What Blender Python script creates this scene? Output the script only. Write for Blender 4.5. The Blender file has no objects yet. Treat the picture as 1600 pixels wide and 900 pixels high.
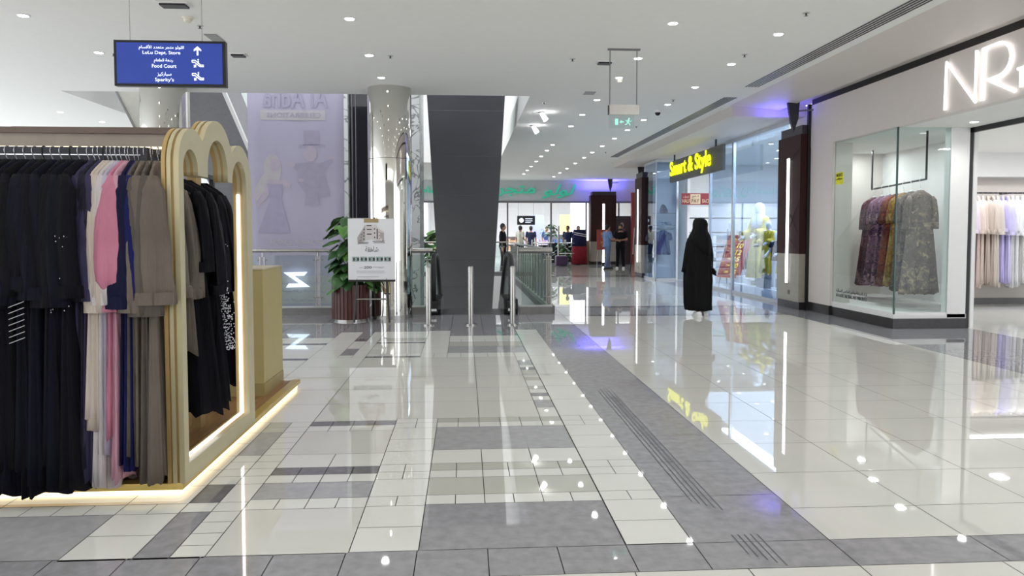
import bpy, bmesh, math, random, unicodedata
from mathutils import Vector, Matrix, noise
random.seed(4)
PI = math.pi
SC = bpy.context.scene
COL = SC.collection
# ------------------------------------------------------------------ camera, world, exposure
F = 1155.0; YAW = math.atan(73 / F); PITCH = math.radians(2.7); EYE = 1.4
SH = (450 - F * math.tan(PITCH)) - 364
cd = bpy.data.cameras.new('camera'); cam = bpy.data.objects.new('camera', cd); COL.objects.link(cam)
cam.location = (0, 0, EYE); cam.rotation_euler = (PI / 2 - PITCH, 0, -YAW)
cd.sensor_width = 36; cd.lens = F / 1600 * 36; cd.shift_y = -SH / 1600; cd.clip_end = 200; cd.clip_start = 0.05
SC.camera = cam
W = bpy.data.worlds.new('mall_ambient_fill'); SC.world = W; W.use_nodes = True  # even fill standing in for light from the unseen mall around
W.node_tree.nodes['Background'].inputs[0].default_value = (0.90, 0.94, 1.0, 1)
W.node_tree.nodes['Background'].inputs[1].default_value = 1.7
SC.view_settings.view_transform = 'Standard'; SC.view_settings.look = 'None'
SC.view_settings.gamma = 1; SC.view_settings.exposure = 0.56; SC.view_settings.use_curve_mapping = False
DOWN_W = 26.0      # one ceiling downlight

def area(name, loc, sx, sy, watts, col=(1, 1, 1), rot=(0, 0, 0)):
    l = bpy.data.lights.new(name, 'AREA'); l.shape = 'RECTANGLE'; l.size = sx; l.size_y = sy; l.energy = watts; l.color = col
    o = bpy.data.objects.new(name, l); o.location = loc; o.rotation_euler = rot; COL.objects.link(o); return o
area('atrium_fill_light', (-2.6, 18.5, 7.9), 7, 9, 420, (.95, .97, 1))  # added lamp, out of view, to brighten the void
area('rear_fill_light', (0, -5.5, 3.7), 10, 5, 330, (1, .99, .97))  # unseen fill lamp added behind the camera in place of downlight rows
for p in ((6.8, 11.0, 2.9), (7.1, 12.3, 2.9), (7.5, 13.4, 2.9)): area('store_light_window', p, .12, .12, 9, (.96, .98, 1))
for p in ((8.6, 8.0, 2.9), (8.9, 10.2, 2.9), (9.4, 12.3, 2.9), (11.2, 8.0, 2.9), (11.4, 10.2, 2.9), (11.6, 12.3, 2.9)): area('store_light_room', p, .22, .22, 13, (.95, .98, 1))
area('store_light_rail', (10.2, 13.2, 2.44), 3.5, .2, 14, (.97, .98, 1))
area('smart_store_light', (9.2, 18.4, 3.5), 5, 7.5, 170, (.74, .85, 1))
area('smart_window_light', (6.75, 16.2, 3.5), .8, 3.6, 100, (.9, .95, 1))
area('department_store_light', (2.6, 37.5, 3.6), 13, 6, 900, (.95, .97, 1))
area('blue_cove_light', (5.75, 13.3, 3.42), .5, .5, 4.5, (.12, .10, 1), (PI, 0, 0))
area('blue_cove_light', (6.1, 32.9, 3.3), 1.6, .3, 30, (.14, .12, 1), (PI, 0, 0))

# ------------------------------------------------------------------ helpers
def lin(c):
    c = c / 255
    return c / 12.92 if c <= .04045 else ((c + .055) / 1.055) ** 2.4
MATS = {}
def mat(name, rgb, rough=.6, metal=0, emit=0, var=.06, scale=8, spec=.5, trans=0, wood=None, alpha=1, erb=None):
    if name in MATS: return MATS[name]
    m = bpy.data.materials.new(name); m.use_nodes = True; nt = m.node_tree; b = nt.nodes['Principled BSDF']
    col = [lin(v) for v in rgb]
    tc = nt.nodes.new('ShaderNodeTexCoord'); nz = nt.nodes.new('ShaderNodeTexNoise'); nz.inputs['Scale'].default_value = scale
    mp = nt.nodes.new('ShaderNodeMapping'); nt.links.new(tc.outputs['Object'], mp.inputs[0]); nt.links.new(mp.outputs[0], nz.inputs['Vector'])
    nz.inputs['Detail'].default_value = 4
    if wood: mp.inputs['Scale'].default_value = wood
    rp = nt.nodes.new('ShaderNodeValToRGB'); nt.links.new(nz.outputs[0], rp.inputs[0])
    rp.color_ramp.elements[0].position = .3; rp.color_ramp.elements[1].position = .7
    rp.color_ramp.elements[0].color = [max(0, v * (1 - var)) for v in col] + [1]
    rp.color_ramp.elements[1].color = [min(1, v * (1 + var)) for v in col] + [1]
    nt.links.new(rp.outputs[0], b.inputs['Base Color'])
    b.inputs['Roughness'].default_value = rough; b.inputs['Metallic'].default_value = metal
    b.inputs['Specular IOR Level'].default_value = spec
    if trans: b.inputs['Transmission Weight'].default_value = trans
    if alpha < 1: b.inputs['Alpha'].default_value = alpha
    if emit:
        e = [lin(v) for v in (erb or rgb)]
        b.inputs['Emission Color'].default_value = e + [1]; b.inputs['Emission Strength'].default_value = emit
    MATS[name] = m; return m
def glassmat(name, tint, refl=1.0, rough=0.0):
    if name in MATS: return MATS[name]
    m = bpy.data.materials.new(name); m.use_nodes = True; nt = m.node_tree; nt.nodes.clear()
    out = nt.nodes.new('ShaderNodeOutputMaterial'); t = nt.nodes.new('ShaderNodeBsdfTransparent'); g = nt.nodes.new('ShaderNodeBsdfGlossy')
    t.inputs[0].default_value = list(tint) + [1]; g.inputs['Roughness'].default_value = rough
    f = nt.nodes.new('ShaderNodeFresnel'); ge = nt.nodes.new('ShaderNodeNewGeometry'); io = nt.nodes.new('ShaderNodeMath'); io.operation = 'MULTIPLY_ADD'
    io.inputs[1].default_value = 1 / 1.45 - 1.45; io.inputs[2].default_value = 1.45; nt.links.new(ge.outputs['Backfacing'], io.inputs[0]); nt.links.new(io.outputs[0], f.inputs[0]); refl = refl * .55
    mm = nt.nodes.new('ShaderNodeMath'); mm.operation = 'MULTIPLY'; mm.inputs[1].default_value = refl; nt.links.new(f.outputs[0], mm.inputs[0])
    mx = nt.nodes.new('ShaderNodeMixShader'); nt.links.new(mm.outputs[0], mx.inputs[0]); nt.links.new(t.outputs[0], mx.inputs[1]); nt.links.new(g.outputs[0], mx.inputs[2])
    nt.links.new(mx.outputs[0], out.inputs[0]); MATS[name] = m; return m

class MB:
    def __init__(s): s.bm = bmesh.new(); s.mi = 0
    def box(s, x0, x1, y0, y1, z0, z1, rot=0, piv=None):
        c = [(x, y, z) for x in (x0, x1) for y in (y0, y1) for z in (z0, z1)]
        if rot:
            px, py = piv or ((x0 + x1) / 2, (y0 + y1) / 2); ca, sa = math.cos(rot), math.sin(rot)
            c = [(px + (x - px) * ca - (y - py) * sa, py + (x - px) * sa + (y - py) * ca, z) for x, y, z in c]
        v = [s.bm.verts.new(p) for p in c]
        for f in ((0, 1, 3, 2), (4, 6, 7, 5), (0, 4, 5, 1), (2, 3, 7, 6), (0, 2, 6, 4), (1, 5, 7, 3)):
            s.bm.faces.new([v[i] for i in f]).material_index = s.mi
        return s
    def quad(s, *p):
        s.bm.faces.new([s.bm.verts.new(q) for q in p]).material_index = s.mi; return s
    def tube(s, pts, r, n=10, cap=True, sx=1, sy=1):
        pts = [Vector(p) for p in pts]; rr = r if isinstance(r, (list, tuple)) else [r] * len(pts); rings = []
        prev = None
        for i, p in enumerate(pts):
            d = (pts[min(i + 1, len(pts) - 1)] - pts[max(i - 1, 0)]).normalized()
            u = prev if prev is not None else (Vector((0, 0, 1)) if abs(d.z) < .9 else Vector((1, 0, 0)))
            a = (u - d * u.dot(d)).normalized(); b = d.cross(a); prev = a
            rings.append([s.bm.verts.new(p + (a * math.cos(2 * PI * k / n) * sx + b * math.sin(2 * PI * k / n) * sy) * rr[i]) for k in range(n)])
        for A, B in zip(rings, rings[1:]):
            for k in range(n): s.bm.faces.new((A[k], A[(k + 1) % n], B[(k + 1) % n], B[k])).material_index = s.mi
        if cap:
            s.bm.faces.new(rings[0][::-1]).material_index = s.mi; s.bm.faces.new(rings[-1]).material_index = s.mi
        return s
    def cyl(s, x, y, z0, z1, r, n=24, r1=None): return s.tube([(x, y, z0), (x, y, z1)], [r, r if r1 is None else r1], n)
    def ball(s, c, r, sc=(1, 1, 1), sub=2, rot=None):
        M = Matrix.Translation(c) @ (rot.to_matrix().to_4x4() if rot else Matrix()) @ Matrix.Diagonal((r * sc[0], r * sc[1], r * sc[2], 1))
        res = bmesh.ops.create_icosphere(s.bm, subdivisions=sub, radius=1, matrix=M)
        for v in res['verts']:
            for f in v.link_faces: f.material_index = s.mi
        return s
    def capsule(s, a, b, ra, rb, n=12):
        s.tube([a, b], [ra, rb], n); s.ball(a, ra); s.ball(b, rb); return s
    def loft(s, rings, n=40, amp=0.0, k=9, seed=0, ampf=None, tw=0.0):
        """rings: (cx, cy, z, rx, ry); folds grow by ampf(i/(N-1))"""
        R = []; N = len(rings); rnd = random.Random(seed); ph = [rnd.uniform(0, 6.28) for _ in range(3)]
        for i, (cx, cy, z, rx, ry) in enumerate(rings):
            t = i / (N - 1); a = amp * (ampf(t) if ampf else t); row = []
            for j in range(n):
                th = 2 * PI * j / n
                f = a * (math.sin(k * th + ph[0] + tw * t) + .5 * math.sin((k * 1.7 // 1) * th + ph[1] - tw * t) + .35 * math.sin(3 * th + ph[2] + 2 * t))
                row.append(s.bm.verts.new((cx + (rx + f) * math.cos(th), cy + (ry + f) * math.sin(th), z)))
            R.append(row)
        for A, B in zip(R, R[1:]):
            for j in range(n): s.bm.faces.new((A[j], A[(j + 1) % n], B[(j + 1) % n], B[j])).material_index = s.mi
        s.bm.faces.new(R[0][::-1]).material_index = s.mi; s.bm.faces.new(R[-1]).material_index = s.mi
        return s
    def prism(s, poly, axis, a, b):
        """poly 2-D outline extruded along axis from a to b"""
        def P(u, v, w): return {'x': (w, u, v), 'y': (u, w, v), 'z': (u, v, w)}[axis]
        A = [s.bm.verts.new(P(u, v, a)) for u, v in poly]; B = [s.bm.verts.new(P(u, v, b)) for u, v in poly]
        s.bm.faces.new(A).material_index = s.mi; s.bm.faces.new(B[::-1]).material_index = s.mi
        for i in range(len(A)):
            j = (i + 1) % len(A); s.bm.faces.new((A[i], B[i], B[j], A[j])).material_index = s.mi
        return s
    def build(s, name, m, parent=None, smooth=False, bevel=0, loc=None, remesh=0, sub=0):
        bmesh.ops.recalc_face_normals(s.bm, faces=s.bm.faces)
        me = bpy.data.meshes.new(name); s.bm.to_mesh(me); s.bm.free()
        for q in (m if isinstance(m, (list, tuple)) else [m]): me.materials.append(q)
        if smooth:
            for p in me.polygons: p.use_smooth = True
            if smooth == 'auto' : me.set_sharp_from_angle(angle=math.radians(40))
        o = bpy.data.objects.new(name, me); COL.objects.link(o)
        if loc: o.location = loc
        if parent: o.parent = parent
        if remesh:
            r = o.modifiers.new('Remesh', 'REMESH'); r.mode = 'VOXEL'; r.voxel_size = remesh; r.use_smooth_shade = True
            q = o.modifiers.new('Smooth', 'SMOOTH'); q.iterations = 3
        if bevel:
            b = o.modifiers.new('Bevel', 'BEVEL'); b.width = bevel; b.segments = 2; b.limit_method = 'ANGLE'
        if sub:
            q = o.modifiers.new('Sub', 'SUBSURF'); q.levels = sub; q.render_levels = sub
        return o
def tag(o, label, cat, group=None, kind=None):
    o['label'] = label; o['category'] = cat
    if group: o['group'] = group
    if kind: o['kind'] = kind
    return o
def thing(name, loc, label, cat, group=None, rz=0):
    o = bpy.data.objects.new(name, None); COL.objects.link(o); o.location = loc; o.rotation_euler.z = rz; o.empty_display_size = .1
    return tag(o, label, cat, group)
def struct(o, label=None): o['kind'] = 'structure'; return o
def copy_tree(o, parent=None):
    c = o.copy(); COL.objects.link(c); c.parent = parent
    for ch in [q for q in bpy.data.objects if q.parent == o]: copy_tree(ch, c)
    return c
AF = {}
for cp in range(0xFE70, 0xFEFD):
    d = unicodedata.decomposition(chr(cp)).split()
    if len(d) >= 2: AF.setdefault(tuple(int(x, 16) for x in d[1:]), {})[d[0]] = chr(cp)
def arab(s):
    out = []; i = 0; prev = False
    while i < len(s):
        c = s[i]
        if (ord(c),) not in AF: out.append(c); prev = False; i += 1; continue
        key = (ord(c),)
        if c == 'ل' and i + 1 < len(s) and (ord(c), ord(s[i + 1])) in AF: key = (ord(c), ord(s[i + 1])); i += 1
        nxt = s[i + 1] if i + 1 < len(s) else ' '
        jn = (ord(nxt),) in AF and s[i] not in 'اأإآدذرزوؤةىء'
        f = AF[key]; out.append(f.get({(0, 0): '<isolated>', (0, 1): '<initial>', (1, 0): '<final>', (1, 1): '<medial>'}[(int(prev), int(jn))]) or f['<isolated>'])
        prev = jn; i += 1
    return ''.join(reversed(out))
FRONT = (PI / 2, 0, 0); HALL = (PI / 2, 0, -PI / 2)
def txt(name, s, w, h, loc, rot, m, parent=None, ext=.002, bold=0, mirror=False, shear=0):
    """lettering fitted to a w x h box centred on loc"""
    c = bpy.data.curves.new(name, 'FONT'); c.body = s; c.size = 1; c.extrude = .01; c.offset = bold; c.shear = shear; c.resolution_u = 4
    t = bpy.data.objects.new(name, c); COL.objects.link(t)
    bpy.context.view_layer.update()
    me = bpy.data.meshes.new_from_object(t.evaluated_get(bpy.context.evaluated_depsgraph_get()))
    bpy.data.objects.remove(t); bpy.data.curves.remove(c)
    xs = [v.co.x for v in me.vertices]; ys = [v.co.y for v in me.vertices]
    sx = w / (max(xs) - min(xs)); sy = (h / (max(ys) - min(ys))) if h else sx
    mx, my = (max(xs) + min(xs)) / 2, (max(ys) + min(ys)) / 2
    for v in me.vertices: v.co = ((v.co.x - mx) * sx * (-1 if mirror else 1), (v.co.y - my) * sy, v.co.z / .01 * ext)
    me.materials.clear(); me.materials.append(m)
    o = bpy.data.objects.new(name, me); COL.objects.link(o); o.location = loc; o.rotation_euler = rot
    if parent: o.parent = parent
    return o
ORD = ['nearest', 'second nearest', 'third nearest', 'fourth nearest', 'fifth nearest', 'sixth nearest', 'seventh nearest', 'eighth nearest', 'ninth nearest', 'tenth nearest', 'eleventh nearest', 'twelfth nearest', 'thirteenth nearest', 'fourteenth nearest']
NTH = ['first', 'second', 'third', 'fourth', 'fifth', 'sixth', 'seventh', 'eighth', 'ninth', 'tenth', 'eleventh', 'twelfth', 'thirteenth', 'fourteenth', 'fifteenth', 'sixteenth']

# ------------------------------------------------------------------ materials
def tile_mat(name, rgb, rough, var, scale, spec=.5): return mat(name, rgb, rough, 0, 0, var, scale, spec)
TW = tile_mat('white_tile', (216, 216, 211), .022, .02, 3, .6)
TB = tile_mat('beige_tile', (206, 205, 199), .018, .025, 2, .6)
TG = tile_mat('greige_tile', (186, 186, 177), .025, .03, 3)
TL = tile_mat('light_grey_tile', (166, 166, 168), .03, .08, 14)
TD = tile_mat('grey_stone_tile', (146, 145, 149), .028, .12, 16, .55)
TK = tile_mat('dark_grey_tile', (116, 114, 116), .03, .12, 16)
GROUT = mat('grout', (88, 86, 84), .7)
CEIL = mat('ceiling_paint', (232, 232, 228), .85, var=.01)
WHITE = mat('white_paint', (232, 231, 230), .6, var=.01)
FASC = mat('warm_white_fascia', (214, 206, 200), .5, var=.01)
BLACK = mat('black_metal', (22, 22, 24), .4)
BLACKG = mat('black_glass', (6, 6, 10), .05)
STEEL = mat('brushed_steel', (176, 174, 170), .25, 1, var=.05, scale=30)
CHROME = mat('mirror_steel', (214, 212, 206), .035, 1, var=.01)
GLASS = glassmat('clear_glass', (.90, .95, .94), 1.0)
GLASSB = glassmat('bluish_shop_glass', (.78, .88, 1.0), 2.2)
BALU = glassmat('balustrade_glass', (.84, .90, .88), 1.3)
STONEB = mat('black_plinth_stone', (42, 38, 40), .25, var=.15, scale=20)
GOLD = mat('gold_lacquer', (190, 180, 146), .38, .25, var=.03)
GOLDD = mat('brown_gold_edge', (176, 148, 96), .45, .2, var=.1, scale=4)
BRASS = mat('brass_edge', (205, 178, 104), .3, .7)
TAUPEP = mat('taupe_panel', (160, 148, 136), .5)
LED = mat('warm_led', (255, 240, 205), .5, emit=1.15, erb=(255, 238, 200))
LEDW = mat('white_led', (255, 255, 252), .5, emit=4.5, erb=(250, 250, 255))
LAMP = mat('lamp_lens', (255, 255, 255), .5, emit=14)
WOOD = mat('deck_wood', (128, 92, 56), .4, var=.35, scale=4, wood=(14, 1, 1))
REDWOOD = mat('red_brown_wood', (84, 44, 40), .35, var=.25, scale=3, wood=(6, 6, .6))
BEIGEST = mat('beige_stone', (158, 152, 140), .3, var=.06, scale=10)
RUBBER = mat('black_rubber', (14, 14, 15), .45)
ESC = mat('charcoal_escalator_panel', (112, 111, 117), .35, .2, var=.06, scale=1.2)
GREY = mat('mid_grey_paint', (120, 118, 120), .5)
BLUEBUL = mat('blue_sign_face', (38, 62, 150), .4, emit=.35)
SIGNW = mat('sign_lettering', (235, 240, 250), .5, emit=.7)

def marble():
    m = mat('white_veined_marble', (196, 198, 194), .2, var=.05, scale=2); nt = m.node_tree; b = nt.nodes['Principled BSDF']
    n = nt.nodes.new('ShaderNodeTexNoise'); n.inputs['Scale'].default_value = 1.7; n.inputs['Detail'].default_value = 8; n.inputs['Distortion'].default_value = 1.6
    tc = nt.nodes.new('ShaderNodeTexCoord'); nt.links.new(tc.outputs['Object'], n.inputs['Vector'])
    r = nt.nodes.new('ShaderNodeValToRGB'); e = r.color_ramp.elements; e[0].position = .47; e[0].color = (.55, .56, .54, 1); e[1].position = .53; e[1].color = (.55, .56, .54, 1)
    k = r.color_ramp.elements.new(.5); k.color = (.13, .14, .14, 1); nt.links.new(n.outputs[0], r.inputs[0]); nt.links.new(r.outputs[0], b.inputs['Base Color']); return m
MARBLE = marble()

# ------------------------------------------------------------------ floor
fl = MB(); FM = [GROUT, TW, TB, TG, TL, TD, TK]
g_ = .0022
def tl(x0, x1, y0, y1, m, nx=1, ny=1):
    fl.mi = FM.index(m)
    for i in range(nx):
        for j in range(ny):
            a = x0 + (x1 - x0) * i / nx + g_; b = x0 + (x1 - x0) * (i + 1) / nx - g_
            c = y0 + (y1 - y0) * j / ny + g_; d = y0 + (y1 - y0) * (j + 1) / ny - g_
            fl.quad((a, c, 0), (b, c, 0), (b, d, 0), (a, d, 0))
def rows(x0, x1, spec):
    for y0, y1, m, nx, ny in spec: tl(x0, x1, y0, y1, m, nx, ny)
# solid grout bed around the escalator void
VX0, VX1, VY0, VY1 = -6.7, 1.42, 13.16, 24.0
KY = 12.62
fl.mi = 0
for (a, b, c, d) in ((-9, 9.3, -10, KY), (9.3, 16, 3, KY), (-9, VX0, KY, 46), (VX1, 16, KY, 46), (VX0, VX1, VY1, 46), (-.42, .86, KY, VY1 - 10.84)):
    fl.quad((a, c, -.012), (b, c, -.012), (b, d, -.012), (a, d, -.012))
# grey band across in front
rows(-8.9, 1.025, [(2.955, 3.22, TD, 32, 1)])
tl(1.025, 1.655, 2.955, 3.22, TD); tl(1.655, 9, 2.955, 3.22, TD, 11, 1)
for k in range(20):
    y1 = 2.955 - k * .62; rows(-8.9, 1.655, [(y1 - .62, y1, TB, 22, 1)]); tl(1.655, 9.2, y1 - .62, y1, TB, 12, 1)
# F: wide centre column
A, B = -.21, .715
rows(A, B, [(3.22, 3.775, TD, 1, 1), (3.775, 3.91, TW, 6, 1), (3.91, 4.19, TG, 3, 1), (4.19, 4.32, TW, 6, 1), (4.32, 4.455, TG, 6, 1), (4.455, 4.735, TW, 3, 1),
            (4.735, 5.295, TL, 1, 1), (5.295, 5.43, TW, 6, 1), (5.43, 5.555, TG, 6, 1), (8.3, 8.605, TW, 6, 1), (8.605, 9.12, TL, 1, 1), (9.12, 9.5, TG, 3, 1), (9.5, 9.7, TW, 6, 1), (9.7, 10.04, TW, 3, 1)])
for k in range(5):
    y0 = 5.555 + k * .549
    tl(-.52, .1, y0, y0 + .549, TB); tl(.1, .565, y0, y0 + .549, TB)
rows(.565, .715, [(5.555, 5.855, TW, 1, 1), (5.855, 6.12, TL, 1, 1), (6.12, 6.27, TW, 1, 1), (6.27, 6.39, TD, 1, 1), (6.39, 6.55, TW, 1, 1), (6.55, 6.685, TG, 1, 1), (6.685, 6.95, TW, 1, 1), (6.95, 7.1, TG, 1, 1),
                  (7.1, 7.25, TW, 1, 1), (7.25, 7.49, TG, 1, 1), (7.49, 7.635, TD, 1, 1), (7.635, 7.775, TW, 1, 1), (7.775, 8.06, TL, 1, 1), (8.06, 8.3, TW, 1, 1)])
# E strip
rows(-.515, -.21, [(3.22, 3.49, TW, 1, 1), (3.49, 3.765, TW, 1, 1), (3.765, 3.905, TW, 2, 1), (3.905, 4.18, TW, 1, 1), (4.18, 4.31, TW, 2, 1), (4.31, 4.45, TW, 2, 1), (4.45, 4.72, TW, 1, 1), (4.72, 5.0, TW, 1, 1),
                   (5.0, 5.29, TW, 1, 1), (5.29, 5.43, TW, 2, 1), (5.43, 5.555, TW, 2, 1), (8.3, 8.6, TW, 2, 1), (8.6, 9.5, TW, 1, 2), (9.5, 10.58, TW, 1, 2)])
# D column
rows(-1.13, -.515, [(3.21, 3.755, TB, 1, 1), (3.755, 3.9, TW, 4, 1), (3.9, 4.155, TL, 2, 1), (4.155, 4.29, TW, 4, 1), (4.29, 4.425, TK, 4, 1), (4.425, 4.69, TW, 2, 1), (4.69, 5.24, TB, 1, 1), (5.24, 5.38, TW, 4, 1), (5.38, 5.51, TK, 4, 1),
                    (5.51, 8.33, TB, 1, 5), (8.33, 8.42, TK, 4, 1), (8.42, 8.6, TW, 4, 1), (8.6, 9.41, TB, 1, 1), (9.41, 9.5, TK, 2, 1), (9.5, 9.61, TW, 2, 1), (9.61, 9.87, TG, 2, 1), (9.87, 10.52, TW, 1, 1)])
# C half column, B half column, A strip
rows(-1.28, -1.13, [(3.2, 3.743, TW, 1, 4), (3.743, 3.87, TW, 1, 1), (3.87, 4.15, TW, 1, 1), (4.15, 5.5, TW, 1, 10), (8.35, 10.5, TW, 1, 4)])
rows(-1.435, -1.28, [(3.2, 3.743, TD, 1, 1), (3.743, 3.87, TW, 1, 1), (3.87, 4.15, TK, 1, 1), (4.15, 4.69, TW, 1, 4), (4.69, 5.225, TL, 1, 1), (5.225, 5.5, TG, 1, 2), (8.35, 8.5, TW, 1, 1), (8.5, 9.0, TD, 1, 1), (9.0, 9.6, TW, 1, 4), (9.6, 9.83, TK, 1, 1), (9.83, 10.5, TD, 1, 1)])
tl(-1.745, -1.13, 5.5, 8.35, TW, 1, 5)
rows(-1.745, -1.435, [(3.2, 3.465, TW, 1, 1), (3.465, 3.73, TW, 1, 1), (3.73, 3.865, TW, 2, 1), (3.865, 5.5, TW, 1, 6), (8.35, 10.5, TW, 1, 4)])
for k in range(8):
    x1 = -1.745 - .62 * k * 1.0; x0 = x1 - .62
    rows(x0, x1, [(3.22, 3.73, TL, 1, 1), (3.73, 3.865, TW, 4, 1), (3.865, 7.4, TB, 1, 6), (7.4, 8.2, TW, 1, 2), (8.2, 8.32, TK, 4, 1), (8.32, 9.33, TW, 1, 2), (9.33, 9.46, TK, 4, 1), (9.46, 9.95, TW, 2, 1), (9.95, 10.5, TD, 2, 1)])
tl(-8.9, -6.71, 3.22, 10.5, TB, 4, 12)
# G strip beside the grey stripe
rows(.718, 1.025, [(3.225, 3.5, TW, 1, 1), (3.5, 3.78, TW, 1, 1), (3.78, 3.915, TW, 2, 1), (3.915, 4.195, TW, 1, 1), (4.195, 4.33, TW, 2, 1), (4.33, 4.46, TW, 2, 1), (4.46, 4.735, TW, 1, 1), (4.735, 5.02, TW, 1, 1), (5.02, 5.3, TW, 1, 1),
                   (5.3, 5.435, TW, 2, 1), (5.435, 5.57, TW, 2, 1), (5.57, 6.14, TW, 1, 1), (6.14, 7.8, TW, 1, 3), (7.8, 10.64, TW, 1, 5)])
# grey landing
for (a, b, c, d, nx, ny) in ((-8.9, -1.745, 10.5, KY, 17, 3), (-1.745, -1.13, 10.5, KY, 1, 3), (-1.13, -.515, 10.52, KY, 1, 3), (-.515, -.21, 10.58, KY, 1, 3), (-.21, .715, 10.04, 10.65, 2, 1), (-.21, .715, 10.65, KY, 2, 3), (.718, 1.025, 10.64, KY, 1, 3), (-.42, .86, KY, VY1 - 10.84, 2, 1)):
    tl(a, b, c, d, TD, nx, ny)
tl(1.025, 1.655, 3.22, KY, TD, 1, 16); tl(VX1, 1.655, KY, 13.93, TD, 1, 2)
# right-hand concourse
yy = [3.22, 3.605, 4.155, 4.75] + [4.75 + .585 * k for k in range(1, 13)] + [12.3]
for a, b in zip(yy, yy[1:]): tl(1.655, 5.54, a, b, TB, 6, 1)
tl(5.54, 7.38, 3.22, 12.3, TD, 2, 14); tl(5.54, 6.3, 12.3, 13.93, TD, 1, 2)
tl(1.655, 5.54, 12.3, 12.47, TK, 6, 1); tl(1.655, 5.54, 12.47, 13.76, TL, 6, 2); tl(1.655, 5.54, 13.76, 13.93, TK, 6, 1)
tl(VX1, 5.54, 13.93, 23.4, TB, 7, 16); tl(5.54, 6.3, 13.93, 23.4, TD, 1, 12)
tl(VX1, 6.3, 23.4, 24.0, TK, 6, 1); tl(-9, 6.3, 24.0, 33.0, TG, 24, 14); tl(6.3, 16, 23.4, 33.0, TG, 12, 14)
tl(-9, 16, 33.0, 46, TB, 30, 16)
tl(7.38, 16, 3.0, 14.2, TW, 12, 14); tl(6.3, 16, 14.2, 23.4, TW, 12, 12)
tl(-9, VX0, KY, 24.0, TG, 4, 12)
struct(fl.build('floor', FM))
# lower storey seen through the void
lo = MB(); lo.box(-14, 8, 11, 30, -4.9, -4.8); struct(lo.build('floor_lower', TG))
sh = MB(); sh.box(VX0 - .2, VX0, KY + .2, VY1, -4.8, -.002).box(VX1, VX1 + .2, KY + .2, VY1, -4.8, -.002).box(VX0, VX1, VY1, VY1 + .2, -4.8, -.002).box(VX0, VX1, KY, KY + .2, -4.8, -.02)
struct(sh.build('wall_void', WHITE))

# anti-slip grooves
for (x, y0, y1, lab) in ((1.235, 3.60, 6.55, 'long band of anti-slip grooves in the grey floor stripe'), (1.29, 2.97, 3.30, 'short near band of anti-slip grooves in the grey floor stripe')):
    m = MB()
    for k in range(5):
        xa = x - .06 + k * .03; yb_ = y0 + .03 * (4 - k)
        m.quad((xa - .0035, yb_, .0012), (xa + .0035, yb_, .0012), (xa + .0035, y1, .0012), (xa - .0035, y1, .0012))
    tag(m.build('groove_strip', mat('groove_black', (84, 86, 90), .6)), lab, 'anti-slip strip')

# ------------------------------------------------------------------ ceiling
CZ = 3.76
c = MB()
c.box(-10, 4.9, -11, 12.85, CZ, CZ + .5).box(4.9, 9, -11, 3.0, CZ, CZ + .5).box(-10, VX0, 12.85, 25.0, CZ, CZ + .5).box(1.12, 4.95, 12.85, 25.0, CZ, CZ + .5).box(-14, 16, 25.0, 33.4, CZ, CZ + .5)
struct(c.build('ceiling', CEIL))
c = MB(); c.prism([(4.9, CZ), (5.85, CZ - .075), (5.88, CZ + .02), (6.4, CZ + .02), (6.4, CZ + .5), (4.9, CZ + .5)], 'y', 3.0, 13.55)
c.box(4.9501, 6.35, 13.55, 24.6, 3.57, CZ + .5).box(4.9501, 6.35, 24.6, 24.9999, CZ + .1, CZ + .5); struct(c.build('ceiling_bulkhead', FASC))
c = MB(); c.box(-14, 8, 12.9, 26, 8.0, 8.2); struct(c.build('ceiling_atrium', CEIL))
c = MB(); c.box(-14, 8, 25.0, 25.3, CZ + .5, 8.0).box(1.2, 1.4, 12.9, 25, CZ + .5, 8.0); struct(c.build('wall_atrium', WHITE))
c = MB(); c.box(-14, 2.0 - 4.1, 33.4, 33.6, 0, CZ + .5); struct(c.build('wall_back', WHITE))

c = MB(); c.box(-9, 9, -10.3, -10, 0, CZ); struct(c.build('wall_rear', mat('rear_wall_paint', (150, 148, 146), .6)))
# ------------------------------------------------------------------ right side: NR shop
c = MB(); c.box(6.2, 6.34, 3.0, 13.0, 2.93, 3.68); struct(c.build('wall_right_fascia', FASC))
c = MB(); c.box(6.21, 6.34, 3.0, 13.0, 3.68, 3.78); struct(c.build('trim_1', BLACK))
c = MB(); c.box(6.2, 6.55, 12.2, 12.99, .16, 2.93); c.box(6.55, 16, 13.95, 14.1, 0, 3.78); c.box(6.36, 6.55, 12.99, 14.1, 0, 3.76); struct(c.build('wall_right', FASC))
c = MB(); c.box(6.185, 6.56, 12.2, 13.0, 0, .16); struct(c.build('baseboard_right', STONEB))
c = MB(); c.box(6.15, 6.22, 13.0, 13.06, 0, 3.7); struct(c.build('trim_2', BLACK))
c = MB(); c.box(6.34, 16, 3.0, 13.95, 2.93, 3.05); struct(c.build('ceiling_shop', CEIL))
c = MB(); c.prism([(7.33, 10.52), (8.1, 11.62), (8.1, 13.95), (8.2, 13.95), (8.2, 11.55), (7.43, 10.42)], 'z', 0, 2.93); struct(c.build('wall_partition', WHITE))
c = MB(); c.box(7.05, 7.33, 10.38, 10.52, .16, 2.93); struct(c.build('trim_3', WHITE))
c = MB(); c.prism([(6.22, 10.36), (7.34, 10.36), (7.34, 10.56), (6.42, 10.56), (6.42, 12.2), (6.22, 12.2)], 'z', 0, .15); struct(c.build('baseboard_window', STONEB))
c = MB(); c.prism([(6.24, 10.38), (7.34, 10.38), (8.1, 11.6), (8.1, 13.95), (6.56, 13.95), (6.56, 12.2), (6.24, 12.2)], 'z', .15, .21); struct(c.build('floor_window_platform', WHITE))
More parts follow.
